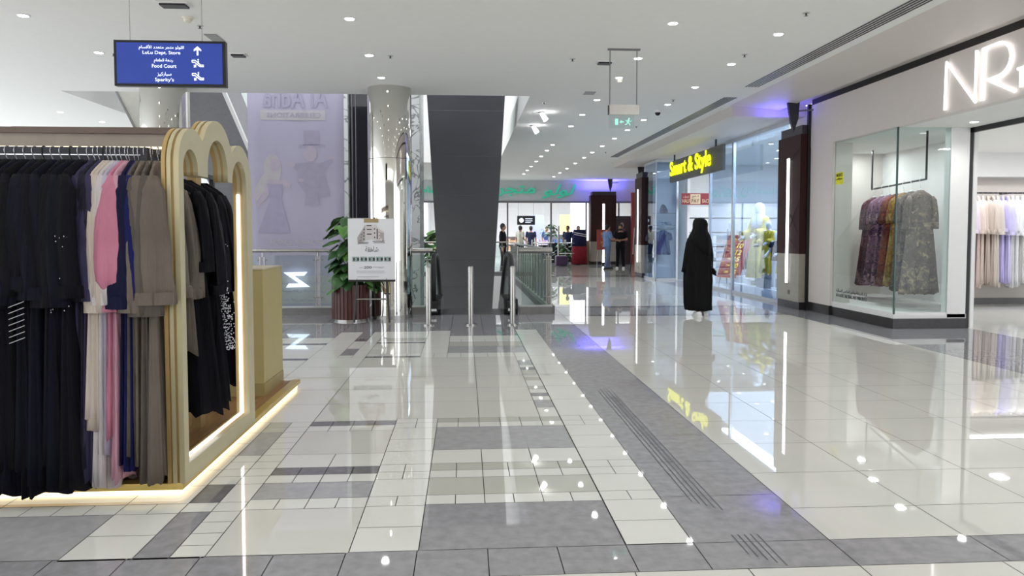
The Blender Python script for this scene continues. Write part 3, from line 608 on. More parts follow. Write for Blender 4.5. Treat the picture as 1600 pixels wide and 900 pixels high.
# detectors, sprinklers, recessed spots
def detector(x, y, label):
    o = thing('smoke_detector', (x, y, CZ), label, 'smoke detector')
    m = MB(); m.tube([(0, 0, 0), (0, 0, -.02)], [.06, .06], 20); m.build('base', mat('cream_plastic', (226, 222, 206), .5), o, smooth='auto')
    m = MB(); m.tube([(0, 0, -.02), (0, 0, -.045), (0, 0, -.06)], [.045, .04, .02], 20); m.build('chamber', mat('cream_plastic', (226, 222, 206), .5), o, smooth='auto')
detector(-3.03, 8.43, 'cream smoke detector on the ceiling above the blue sign'); detector(2.38, 11.35, 'cream smoke detector beside the hanging exit sign')
for i, (x, y, lab) in enumerate([(-3.01, 8.75, 'sprinkler head above the blue sign'), (-4.62, 10.18, 'sprinkler head left of the blue sign'), (-.99, 10.06, 'sprinkler head left of centre near the row of three downlights'), (1.46, 10.08, 'sprinkler head above the hall left of the recessed speaker'),
                                 (3.70, 9.7, 'sprinkler head near the nearer right-row downlights'), (3.69, 13.04, 'sprinkler head in front of the dome camera'), (3.66, 7.84, 'sprinkler head near the right top of the view'), (3.79, 16.3, 'sprinkler head behind the dome camera'), (1.43, 13.44, 'sprinkler head beside the track spots'), (4.1, 21.5, 'sprinkler head far along the right downlight row')]):
    o = thing('sprinkler_head', (x, y, CZ), lab, 'sprinkler', 'ceiling sprinklers')
    m = MB(); m.tube([(0, 0, 0), (0, 0, -.006)], [.04, .036], 16); m.build('escutcheon', mat('pale_ring', (190, 188, 184), .4, .3), o); m = MB(); m.tube([(0, 0, -.006), (0, 0, -.03), (0, 0, -.032)], [.01, .008, .022], 12); m.build('deflector', BLACK, o)
for x, y, w_, lab in ((-2.99, 7.95, .16, 'square recessed ceiling unit at the top above the blue sign'), (-2.99, 10.11, .11, 'square recessed ceiling unit right of the blue sign'), (1.93, 10.24, .12, 'square recessed ceiling unit left of the hanging exit sign')):
    o = thing('recessed_spotlight', (x, y, CZ), lab, 'recessed spotlight', 'square recessed units')
    m = MB(); m.box(-w_, w_, -.09, .09, -.012, 0); m.build('frame', WHITE, o, bevel=.003); m = MB(); m.box(-w_ + .03, w_ - .03, -.06, .07, -.03, -.012); m.build('lamp_head', BLACK, o)
o = tag(MB().box(-.07, .07, -.2, .2, -.008, 0).build('access_panel', mat('vent_grey', (150, 150, 148), .5), loc=(-3.02, 9.3, CZ)), 'small grey rectangular ceiling vent behind the blue sign', 'vent')
o = tag(MB().box(-.09, .09, -.12, .12, -.008, 0).build('access_panel', mat('vent_grey', (150, 150, 148), .5), loc=(2.1, 12.5, CZ)), 'small grey ceiling vent beyond the hanging exit sign', 'vent')
# dome camera
o = thing('dome_camera', (3.70, 14.13, CZ), 'small black dome camera under a white base beside the right downlight row', 'camera')
m = MB(); m.tube([(0, 0, 0), (0, 0, -.05)], [.075, .07], 20); m.build('housing', WHITE, o, smooth='auto'); m = MB(); m.ball((0, 0, -.05), .055, (1, 1, 1.1)); m.build('dome', BLACKG, o, smooth=True)
# track spots
for k, (x, y) in enumerate(((1.50, 14.51), (1.50, 16.3))):
    o = thing('track_spotlight', (x, y, CZ), 'white ceiling spotlight by the void edge, %s one' % ('nearer', 'farther')[k], 'spotlight', 'spotlights by the void edge')
    m = MB(); m.cyl(0, 0, -.02, 0, .07); m.build('base', GREY, o); m = MB(); m.tube([(0, 0, -.03), (.08, -.03, -.16)], [.035, .05], 16); m.build('lamp_head', LAMP, o, smooth='auto')
# exit sign
ex = thing('exit_sign', (2.05, 9.5, 2.92), 'hanging clear exit sign with green running figure and arrow', 'exit sign')
m = MB(); m.box(-.22, .20, -.02, .02, CZ - 2.92 - .02, CZ - 2.92); m.build('ceiling_plate', GREY, ex)
for x in (-.19, .16):
    m = MB(); m.tube([(x, 0, .13), (x, 0, CZ - 2.94)], .007, 8); m.build('hanger_rod', GREY, ex)
m = MB(); m.box(-.20, .19, -.03, .03, .0, .125); m.build('housing', mat('pale_housing', (205, 200, 194), .5), ex, bevel=.004)
m = MB(); m.box(-.21, -.20, -.032, .032, -.0, .12); m.build('end_cap', BLACK, ex)
m = MB(); m.box(-.20, .13, -.004, .004, -.17, .0); m.build('acrylic_plate', glassmat('frosted_plate', (.93, .96, .95), .6), ex)
GREEN = mat('green_glow', (150, 225, 205), .5, emit=.45)
m = MB(); m.box(-.12, -.08, -.008, -.005, -.13, -.05); m.build('door_pictogram', GREEN, ex)
m = MB(); m.prism([(-.06, -.09), (-.035, -.065), (-.035, -.082), (-.005, -.082), (-.005, -.098), (-.035, -.098), (-.035, -.115)], 'y', -.008, -.005); m.build('arrow', GREEN, ex)
m = MB(); m.ball((.06, -.006, -.05), .012, (1, .3, 1)).tube([(.055, -.006, -.065), (.045, -.006, -.095)], .011, 6).tube([(.045, -.006, -.095), (.065, -.006, -.11), (.075, -.006, -.135)], .006, 6).tube([(.045, -.006, -.095), (.03, -.006, -.12), (.01, -.006, -.125)], .006, 6).tube([(.055, -.006, -.07), (.03, -.006, -.08), (.015, -.006, -.07)], .005, 6).tube([(.055, -.006, -.07), (.08, -.006, -.085), (.095, -.006, -.075)], .005, 6); m.build('running_figure', GREEN, ex)

# ------------------------------------------------------------------ columns
for x, y, lab in ((-1.235, 12.35, 'mirror-clad round column beside the easel and planter'), (-4.87, 12.42, 'mirror-clad round column behind the kiosk')):
    o = thing('column', (x, y, 0), lab, 'column')
    for z0, z1 in ((.0, .06), (.06, 1.22), (1.226, 2.60), (2.606, CZ)):
        m = MB(); m.cyl(0, 0, z0, z1, .355 if z0 else .36, 96); m.build('cladding' if z0 else 'base_ring', CHROME if z0 else STEEL, o, smooth='auto')
# marble lift shaft beyond the void
o = thing('lift_shaft', (-1.85, 16, 0), 'marble-clad shaft with tall black glass strip beyond the railing', 'lift shaft')
m = MB(); m.box(-.87, -.63, 0, 1.6, -4.8, 7.9).box(-.13, .88, 0, 1.6, -4.8, 7.9).box(-.63, -.13, .3, 1.6, -4.8, 7.9); m.build('marble_cladding', MARBLE, o)
m = MB(); m.box(-.63, -.13, .2, .3, 1.72, 7.9); m.build('black_glass', BLACKG, o); m = MB(); m.box(-.58, -.56, .17, .2, 1.72, 7.9).box(-.50, -.485, .17, .2, 1.72, 7.9); m.build('guide_rail', GREY, o)
m = MB(); m.box(-.63, -.13, .1, .3, -1, 1.72); m.build('lower_panel', mat('pale_grey_panel', (170, 170, 168), .4), o)

# ------------------------------------------------------------------ hanging banner
bn = thing('hanging_banner', (-3.03, 13.6, 0), 'tall translucent lilac banner seen from behind, with faint figures and mirrored lettering', 'banner')
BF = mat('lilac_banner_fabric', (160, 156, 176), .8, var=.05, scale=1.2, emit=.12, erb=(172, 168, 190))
m = MB(); nx, nz = 10, 24
for i in range(nx):
    for j in range(nz):
        P = lambda a, b: (-.85 + 1.7 * a / nx, .006 * math.sin(a * 1.3 + b * .4), -.35 + 4.9 * b / nz)
        m.quad(P(i, j), P(i + 1, j), P(i + 1, j + 1), P(i, j + 1))
bmesh.ops.remove_doubles(m.bm, verts=m.bm.verts, dist=1e-5)
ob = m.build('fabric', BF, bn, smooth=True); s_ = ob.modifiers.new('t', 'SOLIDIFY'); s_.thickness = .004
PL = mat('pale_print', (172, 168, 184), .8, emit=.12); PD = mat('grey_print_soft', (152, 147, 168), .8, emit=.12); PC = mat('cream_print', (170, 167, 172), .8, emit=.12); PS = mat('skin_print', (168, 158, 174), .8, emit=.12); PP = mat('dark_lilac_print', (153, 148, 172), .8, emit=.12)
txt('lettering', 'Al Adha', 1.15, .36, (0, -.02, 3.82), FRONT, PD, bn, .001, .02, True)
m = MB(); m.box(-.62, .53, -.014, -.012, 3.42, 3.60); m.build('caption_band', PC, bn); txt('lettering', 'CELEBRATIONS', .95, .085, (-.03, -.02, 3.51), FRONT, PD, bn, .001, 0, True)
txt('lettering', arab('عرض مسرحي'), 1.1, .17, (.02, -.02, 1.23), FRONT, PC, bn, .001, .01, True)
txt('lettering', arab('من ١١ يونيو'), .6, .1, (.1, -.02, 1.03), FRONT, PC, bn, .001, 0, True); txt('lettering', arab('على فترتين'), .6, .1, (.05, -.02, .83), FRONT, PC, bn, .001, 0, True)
m = MB(); m.box(-.74, .66, -.014, -.012, .12, .62); m.build('caption_panel', PC, bn)
for z, s in ((.5, 'منطقة الألعاب'), (.35, 'المدخل الرئيسي'), (.2, 'أهلا وسهلا')): txt('lettering', arab(s), .8, .09, (.1, -.02, z), FRONT, PD, bn, .001, 0, True)
# printed figures: a woman in a gown, a showman in a tall hat
def disc(m, cx, cz, rx, rz, y=-.014, n=24): m.prism([(cx + rx * math.cos(2 * PI * i / n), cz + rz * math.sin(2 * PI * i / n)) for i in range(n)], 'y', y, y + .001)
m = MB(); disc(m, -.42, 2.55, .16, .27, -.0132); m.prism([(-.50, 2.6), (-.28, 2.5), (-.72, 1.95), (-.74, 2.2)], 'y', -.013, -.0122); m.build('printed_hair', PC, bn)
m = MB(); disc(m, -.37, 2.62, .10, .12, -.0142); m.prism([(-.52, 2.35), (-.22, 2.35), (-.10, 2.28), (-.12, 2.2), (-.26, 2.25), (-.25, 2.1), (-.48, 2.1), (-.55, 2.0), (-.70, 1.85), (-.72, 1.9), (-.60, 2.1)], 'y', -.0142, -.0132); m.build('printed_face_and_arms', PS, bn)
m = MB(); m.prism([(-.52, 2.28), (-.24, 2.28), (-.27, 2.0), (-.12, 1.4), (-.70, 1.4), (-.47, 2.0)], 'y', -.0152, -.0142); m.build('printed_gown', PP, bn)
m = MB(); m.box(.14, .42, -.014, -.013, 2.98, 3.24); m.box(.05, .52, -.014, -.013, 2.94, 2.99); m.build('printed_hat', PD, bn)
for q in ((.25, 2.82, .12, .14), (-.08, 2.62, .06, .04), (.62, 2.76, .08, .03), (.08, 2.35, .05, .03)): m = MB(); disc(m, *q, -.0142); m.build('printed_face' if q[2] > .1 else 'printed_hand', PS, bn)
m = MB(); m.prism([(.08, 2.66), (.42, 2.66), (.64, 2.74), (.66, 2.68), (.50, 2.5), (.60, 2.06), (.38, 2.05), (.42, 1.9), (.14, 1.9), (.16, 2.1), (.02, 2.3), (.02, 2.5), (-.06, 2.58), (-.04, 2.64)], 'y', -.0135, -.0125); m.build('printed_coat', PD, bn)
# glowing plate put here for the shine of a sign elsewhere
lm = thing('lit_mark', (-3.0, 13.5, .56), 'white glowing angular Z-shaped stand-in for the shine of a sign elsewhere, behind the railing glass', 'sign stand-in')
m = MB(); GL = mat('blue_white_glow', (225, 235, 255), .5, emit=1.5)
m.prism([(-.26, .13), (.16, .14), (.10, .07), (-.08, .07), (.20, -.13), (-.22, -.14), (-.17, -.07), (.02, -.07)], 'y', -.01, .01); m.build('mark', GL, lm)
m = MB(); m.tube([(0, .01, 0), (0, .09, 0)], .01, 8); m.build('bracket', STEEL, lm)

# ------------------------------------------------------------------ railings
def railing(name, loc, length, rz, label, posts, kerb=True, glass=True, hr=.028, kerbh=.13):
    o = thing(name, loc, label, 'railing', 'glass balustrades around the void', rz)
    if kerb:
        m = MB(); m.box(0, length, -.1, .1, 0, kerbh); m.build('kerb', mat('grey_kerb_stone', (118, 116, 116), .3, var=.08, scale=10), o)
        m = MB(); m.box(0, length, -.045, .045, kerbh, kerbh + .02); m.build('base_channel', mat('pale_channel', (190, 196, 192), .3, .5), o)
    z0 = kerbh if kerb else 0
    m = MB(); m.tube([(0, 0, 1.10), (length, 0, 1.10)], hr, 16); m.build('handrail', STEEL, o, smooth='auto')
    for x in posts:
        p = MB()
        for d in (-.035, .035): p.box(x + d - .008, x + d + .008, -.02, .02, z0, 1.0)
        p.tube([(x, 0, .99), (x, 0, 1.09)], .008, 8); p.box(x - .07, x + .07, -.025, .025, z0 + .018, z0 + .035)
        for z in (.94, .3): p.tube([(x - .085, -.0, z), (x + .085, 0, z)], .008, 8)
        p.build('post', STEEL, o)
    if glass:
        e = sorted(set([0] + list(posts) + [length]))
        for a, b in zip(e, e[1:]):
            if b - a > .2: m = MB(); m.box(a + .05, b - .05, -.006, .006, z0 + .03, 1.02); m.build('glass_panel', BALU, o)
    return o
railing('glass_railing', (-6.6, 12.75, 0), 4.92, 0, 'glass railing with steel handrail in front of the lilac banner', [.7, 1.9, 3.17, 4.10], hr=.03)
railing('glass_railing', (-.98, 12.75, 0), .42, 0, 'short glass railing between the mirror column and the left escalator newel', [.36], hr=.04)
railing('glass_railing', (.92, 12.72, 0), .58, 0, 'short glass railing with thick handrail right of the escalator entry', [.52], hr=.05)
railing('glass_railing', (1.46, 12.82, 0), 11.1, PI / 2, 'long glass railing receding along the right side of the void', [.05] + [.65 + .62 * k for k in range(17)], hr=.028)
railing('glass_railing', (-1.9, 24.1, 0), 3.3, 0, 'distant railing across the far end of the void', [.3, 1.3, 2.3, 3.1])

# ------------------------------------------------------------------ escalators
dn = thing('escalator', (.16, 12.62, 0), 'down escalator entry with black handrails between the two short railings', 'escalator')
SL = math.tan(math.radians(30))
m = MB(); m.box(-.58, .54, .0, .95, -.05, .006); m.build('landing_plate', mat('ribbed_steel', (120, 120, 122), .35, .7, var=.1, scale=60), dn)
m = MB()
for k in range(16):
    y = .95 + k * .36; z = -.1 - max(0, (k - 1)) * .2; m.box(-.5, .46, y, y + .40, z - .2, z)
m.build('steps', mat('step_grey', (88, 88, 92), .4, .6), dn)
for s, x in ((-1, -.70), (1, .62)):
    def lp(t, off=0):  # handrail path
        return None
    path = [(x, .45, .18)]
    for i in range(9):
        a = -PI / 2 - PI * i / 8
        path.append((x, .20 + .43 * math.cos(a) * .62 + .0, .58 + .43 * math.sin(a)))
    path = [(x, .55, .15), (x, .30, .15)] + [(x, .22 - .30 * math.sin(PI * i / 10), .58 - .43 * math.cos(PI * i / 10)) for i in range(1, 10)] + [(x, .30, 1.01), (x, 1.2, 1.01), (x, 1.7, .90), (x, 2.3, .60), (x, 6.5, .60 - 4.2 * SL)]
    m = MB(); m.tube(path, .046, 12, sx=1, sy=1); m.build('handrail', RUBBER, dn, smooth=True)
    m = MB(); m.prism([(.05, .25), (.02, .58), (.08, .85), (.25, .97), (1.2, .97), (1.7, .86), (2.3, .56), (6.5, .56 - 4.2 * SL), (6.5, -.3 - 4.2 * SL), (2.3, .0), (1.4, .2)], 'x', x - .006, x + .006); m.build('glass_balustrade', BALU, dn)
    m = MB(); m.prism([(.0, 0.0), (-.04, .10), (.05, .26), (1.35, .24), (2.1, .0), (6.5, -.25 - 4.4 * SL), (6.5, -1 - 4.4 * SL), (2.1, -.6), (1.0, -.3), (.6, 0.)], 'x', x - .12, x + .12); m.build('skirt_housing', mat('black_skirt', (30, 30, 33), .35, .3), dn)
    m = MB(); m.box(x - .07, x + .07, -.045, -.02, .04, .24); m.build('handrail_inlet', BLACK, dn)
    m = MB(); m.box(x - .05, x + .05, -.052, -.045, .07, .11); m.build('yellow_label', mat('white_label', (220, 220, 220), .5), dn)
up = thing('escalator', (.02, 15.4, 4.26), 'dark grey underside of the escalator rising overhead towards the viewer', 'escalator')
SU = -5.29 / 7.6
for k in range(9):
    a = -3.2 + k * 1.2; b = a + 1.185
    m = MB(); m.prism([(a, a * SU), (b, b * SU), (b, b * SU + .03), (a, a * SU + .03)], 'x', -.80, .81); m.build('soffit_panel', ESC, up)
m = MB(); m.prism([(-3.2, -3.2 * SU + .03), (7.6, 7.6 * SU + .03), (7.6, 7.6 * SU + 1.0), (-3.2, -3.2 * SU + 1.0)], 'x', -.78, .79); m.build('truss', mat('dark_truss', (40, 40, 44), .6), up)
for x in (-.78, .79):
    m = MB(); m.prism([(-3.2, -3.2 * SU + 1.0), (7.6, 7.6 * SU + 1.0), (7.6, 7.6 * SU + 1.85), (-3.2, -3.2 * SU + 1.85)], 'x', x - .006, x + .006); m.build('glass_balustrade', BALU, up)
    m = MB(); m.tube([(x, -3.2, -3.2 * SU + 1.88), (x, 7.6, 7.6 * SU + 1.88)], .035, 10); m.build('handrail', RUBBER, up, smooth='auto')
# third escalator at the left
le = thing('escalator', (-6.0, 16.3, 4.6), 'grey-sided escalator crossing behind the kiosk at the upper left', 'escalator')
m = MB(); m.prism([(-3.4, 3.4 * SL), (6.6, -6.6 * SL), (6.6, -6.6 * SL + .95), (-3.4, 3.4 * SL + .95)], 'x', -.6, .78); m.build('truss', mat('satin_grey_cladding', (126, 126, 132), .35, .3), le)
m = MB(); m.prism([(-3.4, 3.4 * SL - .05), (6.6, -6.6 * SL - .05), (6.6, -6.6 * SL + .02), (-3.4, 3.4 * SL + .02)], 'x', .76, .84); m.build('edge_trim', WHITE, le)
m = MB(); m.prism([(-3.4, 3.4 * SL + .95), (6.6, -6.6 * SL + .95), (6.6, -6.6 * SL + 1.8), (-3.4, 3.4 * SL + 1.8)], 'x', .74, .75); m.build('glass_balustrade', BALU, le)
m = MB(); m.tube([(.745, -3.4, 3.4 * SL + 1.83), (.745, 6.6, -6.6 * SL + 1.83)], .035, 10); m.build('handrail', RUBBER, le, smooth='auto')

so = thing('stair_soffit', (-5.7, 13.5, 2.9), 'slanting beige boxed stair soffit above the kiosk, left of the mirrored column', 'stair soffit')
m = MB(); m.prism([(-.92, 2.1), (.08, 0), (.75, 0), (.75, 2.1)], 'y', 0, .3); m.build('boxing', mat('beige_panel_grey', (176, 174, 164), .5), so)
m = MB(); m.prism([(-.94, 2.1), (.06, -.02), (.09, -.02), (-.90, 2.1)], 'y', -.02, .32); m.build('edge_trim', GREY, so)
# ------------------------------------------------------------------ bollards
for x, lab in ((-.56, 'left'), (.08, 'middle'), (.72, 'right')):
    o = thing('bollard', (x, 11.23, 0), 'polished steel bollard, %s one of the three before the escalator' % lab, 'bollard', 'steel bollards')
    m = MB(); m.cyl(0, 0, 0, .022, .085, 28); m.build('base_flange', STEEL, o, smooth='auto'); m = MB(); m.tube([(0, 0, .02), (0, 0, .87), (0, 0, .895)], [.042, .042, .035], 24); m.build('post', STEEL, o, smooth='auto')

# ------------------------------------------------------------------ planter and easel
def leafmat(n, rgb): return mat(n, rgb, .35, var=.3, scale=6)
LF = leafmat('dark_leaf', (44, 84, 40)); LF2 = leafmat('leaf_green', (78, 128, 50))
def plant(parent, n, h, w, z0, seed, size=.13):
    r = random.Random(seed); st = MB(); bodies = (MB(), MB())
    for i in range(n):
        a = r.uniform(0, 2 * PI); t = (i + .5) / n; rad = w * (.35 + .65 * r.random()) * (1 - .35 * abs(t - .45)); z = z0 + h * t
        tip = Vector((rad * math.cos(a), rad * math.sin(a), z)); base = Vector((.25 * tip.x, .25 * tip.y, max(z0 - .1, z - .22)))
        st.tube([base, (base + tip) / 2 + Vector((0, 0, .06)), tip], .0045, 5)
        d = Vector((math.cos(a), math.sin(a), r.uniform(-.9, -.1))).normalized(); sdv = Vector((-math.sin(a), math.cos(a), r.uniform(-.25, .25))).normalized(); up_ = d.cross(sdv) * -1
        L = size * r.uniform(.85, 1.35); Wd = L * .62; mb = bodies[0 if r.random() < .6 else 1]
        prof = [(0, .25), (.12, .9), (.35, 1.0), (.6, .78), (.82, .42), (1, .02)]
        rows_ = []
        for u, wv in prof:
            c_ = tip + d * (L * u * 1.25) + Vector((0, 0, -.28 * L * u * u)); rows_.append([mb.bm.verts.new(c_ + sdv * Wd * wv * k + up_ * (abs(k) * .025)) for k in (-1, -.5, 0, .5, 1)])
        for A_, B_ in zip(rows_, rows_[1:]):
            for k in range(4): mb.bm.faces.new((A_[k], A_[k + 1], B_[k + 1], B_[k]))
    st.build('stems', mat('stem_green', (84, 104, 48), .6), parent)
    for mb, ml in zip(bodies, (LF, LF2)): mb.build('foliage', ml, parent, smooth=True)
for x, y, w_, lab in ((-1.84, 11.98, .58, 'broad-leaved green plant in a red-brown slatted pot behind the easel'),):
    o = thing('potted_plant', (x, y, 0), lab, 'potted plant')
    m = MB(); n = 30
    for k in range(n):
        a = 2 * PI * k / n; ca, sa = math.cos(a), math.sin(a); R = .285
        m.box(R - .012, R + .012, -.024, .024, .04, .58, 0)
        for v in m.bm.verts[-8:] if False else list(m.bm.verts)[-8:]: v.co.x, v.co.y = v.co.x * ca - v.co.y * sa, v.co.x * sa + v.co.y * ca
    m.cyl(0, 0, .03, .55, .272, 30); m.build('slatted_pot', REDWOOD, o); m = MB(); m.cyl(0, 0, 0, .035, .26, 30); m.build('base_ring', STEEL, o); m = MB(); m.cyl(0, 0, .55, .56, .26, 30); m.build('soil', mat('soil', (50, 38, 30), .9), o)
    plant(o, 95, 1.12, .31, .56, 5, .16)
es = thing('easel_poster', (-1.44, 11.48, .02), 'black easel holding a white property poster with apartment building drawing', 'easel sign')
EZ = .66
m = MB(); m.box(-.355, .355, 0, .018, EZ, 1.6); bo = m.build('poster_board', mat('poster_white', (226, 226, 230), .4, var=.01), es)
for x in (-.27, .27): m = MB(); m.tube([(x * .75, .03, EZ + .3), (x, -.02, 0.0)], .016, 8); m.build('leg', BLACK, es)
m = MB(); m.tube([(.0, .05, 1.55), (.0, .42, 0)], .014, 8); m.build('leg', BLACK, es)
m = MB(); m.tube([(-.25, 0, .36), (.25, 0, .36)], .012, 8); m.build('cross_bar', STEEL, es); m = MB(); m.box(-.36, .36, -.02, .03, EZ - .03, EZ); m.build('tray', BLACK, es)
yb = -.003
m = MB(); m.box(-.11, .11, yb - .004, 0, 1.54, 1.60); m.build('gold_clip', mat('gold_clip', (168, 148, 108), .4, .3), bo)
GP = mat('drawing_grey', (172, 166, 166), .6); GPD = mat('drawing_dark', (48, 46, 52), .6); GPL = mat('drawing_light', (206, 200, 198), .6)
zc = lambda v: 1.6 - (v - 75) / 765 * .94; xc = lambda u: -.355 + (u - 48) / 585 * .71
m = MB(); m.prism([(xc(u), zc(v)) for u, v in ((270, 150), (400, 150), (400, 345), (330, 335), (270, 350))], 'y', yb - .001, yb); m.prism([(xc(u), zc(v)) for u, v in ((400, 150), (420, 190), (500, 240), (505, 385), (370, 340))], 'y', yb - .0012, yb - .0002); m.build('drawn_facade', GPL, bo)
m = MB(); m.prism([(xc(u), zc(v)) for u, v in ((265, 150), (265, 350), (170, 400), (165, 310), (230, 210))], 'y', yb - .001, yb); m.build('drawn_side', GP, bo)
m = MB()
for u, v, w2, h2 in [(285 + 0, 158, 60, 10), (285, 205, 60, 10), (285, 262, 60, 14), (375, 195, 14, 18), (375, 245, 14, 18), (375, 300, 14, 18), (408, 205, 14, 125), (435, 240, 10, 12), (435, 280, 10, 12), (435, 320, 10, 12), (458, 245, 8, 80), (482, 250, 8, 110), (245, 205, 14, 12), (240, 245, 14, 14), (240, 285, 14, 14), (240, 325, 14, 14), (215, 270, 12, 10), (210, 305, 12, 10), (205, 340, 12, 10), (190, 350, 10, 8), (180, 370, 125, 7), (355, 355, 150, 7), (190, 385, 110, 5), (370, 375, 140, 5)]:
    m.box(xc(u), xc(u + w2), yb - .002, yb - .0012, zc(v + h2), zc(v))
m.build('drawn_windows', GPD, bo)
TXP = mat('poster_ink', (70, 84, 84), .6)
txt('lettering', arab('شاهقة'), .20, .085, (xc(345), yb, zc(455)), FRONT, TXP, bo, .0008)
for k in range(5):
    u = 100 + k * 99; m = MB(); m.box(xc(u), xc(u + 88), yb - .001, yb, zc(612), zc(550)); po = m.build('thumbnail', mat('thumb_grey', (150, 168, 164), .6), bo)
    m = MB(); m.box(xc(u + 12), xc(u + 30), yb - .002, yb - .001, zc(600), zc(565)).box(xc(u + 60), xc(u + 84), yb - .002, yb - .001, zc(600), zc(565)); m.build('thumbnail_detail', GPD, po)
txt('lettering', '200', .12, .038, (xc(292), yb, zc(685)), FRONT, GPD, bo, .0008)
m = MB()
for u, v, w2 in ((185, 685, 50), (360, 678, 145), (425, 690, 60), (150, 730, 350), (150, 750, 360), (160, 800, 270)): m.box(xc(u), xc(u + w2), yb - .001, yb, zc(v + 4), zc(v))
m.build('small_print', mat('faint_ink', (150, 150, 156), .6), bo)
# plant behind the escalator
o = thing('potted_plant', (-1.15, 23.2, .0), 'bright green plant standing behind the railing left of the dark escalator', 'potted plant')
m = MB(); m.cyl(0, 0, 0, .5, .28, 24, .33); m.build('pot', WHITE, o, smooth='auto'); plant(o, 60, 1.0, .42, .5, 9, .22); o.location = (-1.0, 24.85, 0)

# ------------------------------------------------------------------ people
SKIN = mat('brown_skin', (168, 122, 96), .55, var=.05); HAIR = mat('black_hair', (20, 17, 16), .6)
V = Vector
def J(**kw):
    d = dict(head=(0, -.015, 1.61), neck=(0, .01, 1.47), chest=(0, 0, 1.28), waist=(0, 0, 1.08), pelvis=(0, 0, .95))
    for s, n in ((-1, 'l'), (1, 'r')):
        d.update({'sh' + n: (.185 * s, .01, 1.41), 'el' + n: (.235 * s, .03, 1.13), 'wr' + n: (.245 * s, -.03, .87), 'hp' + n: (.095 * s, 0, .93), 'kn' + n: (.10 * s, -.02, .50), 'an' + n: (.10 * s, .02, .085)})
    d.update(kw); return {k: V(v) for k, v in d.items()}
def hand(m, wr, el, curl=.35, side=1):
    d = (wr - el).normalized(); u = V((0, -1, 0)) if abs(d.y) < .8 else V((0, 0, 1)); u = (u - d * u.dot(d)).normalized(); nrm = d.cross(u)
    pc = wr + d * .05
    m.tube([wr, wr + d * .03, wr + d * .09], [.026, .036, .038], 12, sx=1, sy=.42) if False else m.tube([wr - d * .01, wr + d * .035, wr + d * .085], [.027, .036, .036], 12)
    for k, (off, L) in enumerate(((.028, .068), (.010, .076), (-.009, .072), (-.027, .056))):
        b = wr + d * .082 + u * off; b1 = b + (d * math.cos(curl) - nrm * side * math.sin(curl)) * L * .5; b2 = b1 + (d * math.cos(curl * 2.2) - nrm * side * math.sin(curl * 2.2)) * L * .5
        m.tube([b, b1, b2], [.0095, .009, .0075], 8); m.ball(b2, .0078, sub=1)
    t0 = wr + d * .025 + u * .030; t1 = t0 + (d * .6 + u * .8).normalized() * .04; t2 = t1 + (d * .9 + u * .2 - nrm * side * .3).normalized() * .03
    m.tube([t0, t1, t2], [.013, .011, .009], 8); m.ball(t2, .009, sub=1)
def body_mesh(j, face=1, fat=1.0, hands=True, mann=False):
    m = MB(); h = j['head']
    m.ball(h, .1, (.78, .95, 1.18), 3); m.ball(h + V((0, -.015, -.055)), .07, (.85, 1.0, .9), 2)
    f = V((0, -1, 0))
    m.ball(h + V((0, -.100, -.022)), .016, (.8, 1.1, 1.5), 1)                           # nose
    m.ball(h + V((0, -.088, -.066)), .022, (1.2, .5, .45), 1)                           # mouth
    for s in (-1, 1): m.ball(h + V((s * .079, .005, -.01)), .022, (.35, .8, 1.3), 1); m.ball(h + V((s * .030, -.086, .006)), .015, (1.2, .5, .7), 1)
    m.capsule(j['neck'] - V((0, 0, .05)), h - V((0, -.02, .07)), .055, .05)
    rings = [(*(j['neck'] - V((0, 0, .0)))[:2], j['neck'].z - .0, .06, .055), (j['neck'].x, j['neck'].y, j['neck'].z - .05, .14, .075), (j['chest'].x, j['chest'].y, j['neck'].z - .10, .175, .10), (j['chest'].x, j['chest'].y, j['chest'].z, .165 * fat, .115 * fat), (j['waist'].x, j['waist'].y, j['waist'].z, .14 * fat, .105 * fat), (j['pelvis'].x, j['pelvis'].y, j['pelvis'].z, .165 * fat, .12 * fat), (j['pelvis'].x, j['pelvis'].y, j['pelvis'].z - .09, .13, .09)]
    m.loft(rings, 28)
    for s, n in ((-1, 'l'), (1, 'r')):
        m.capsule(j['sh' + n], j['el' + n], .055 * fat, .040); m.capsule(j['el' + n], j['wr' + n], .040, .027)
        if hands: hand(m, j['wr' + n], j['el' + n], side=s)
        m.capsule(j['hp' + n], j['kn' + n], .085 * fat, .055); m.capsule(j['kn' + n], j['an' + n], .053, .036)
        a = j['an' + n]; m.capsule(a + V((0, .02, -.04)), a + V((0, -.13, -.05)), .036, .03)
    return m
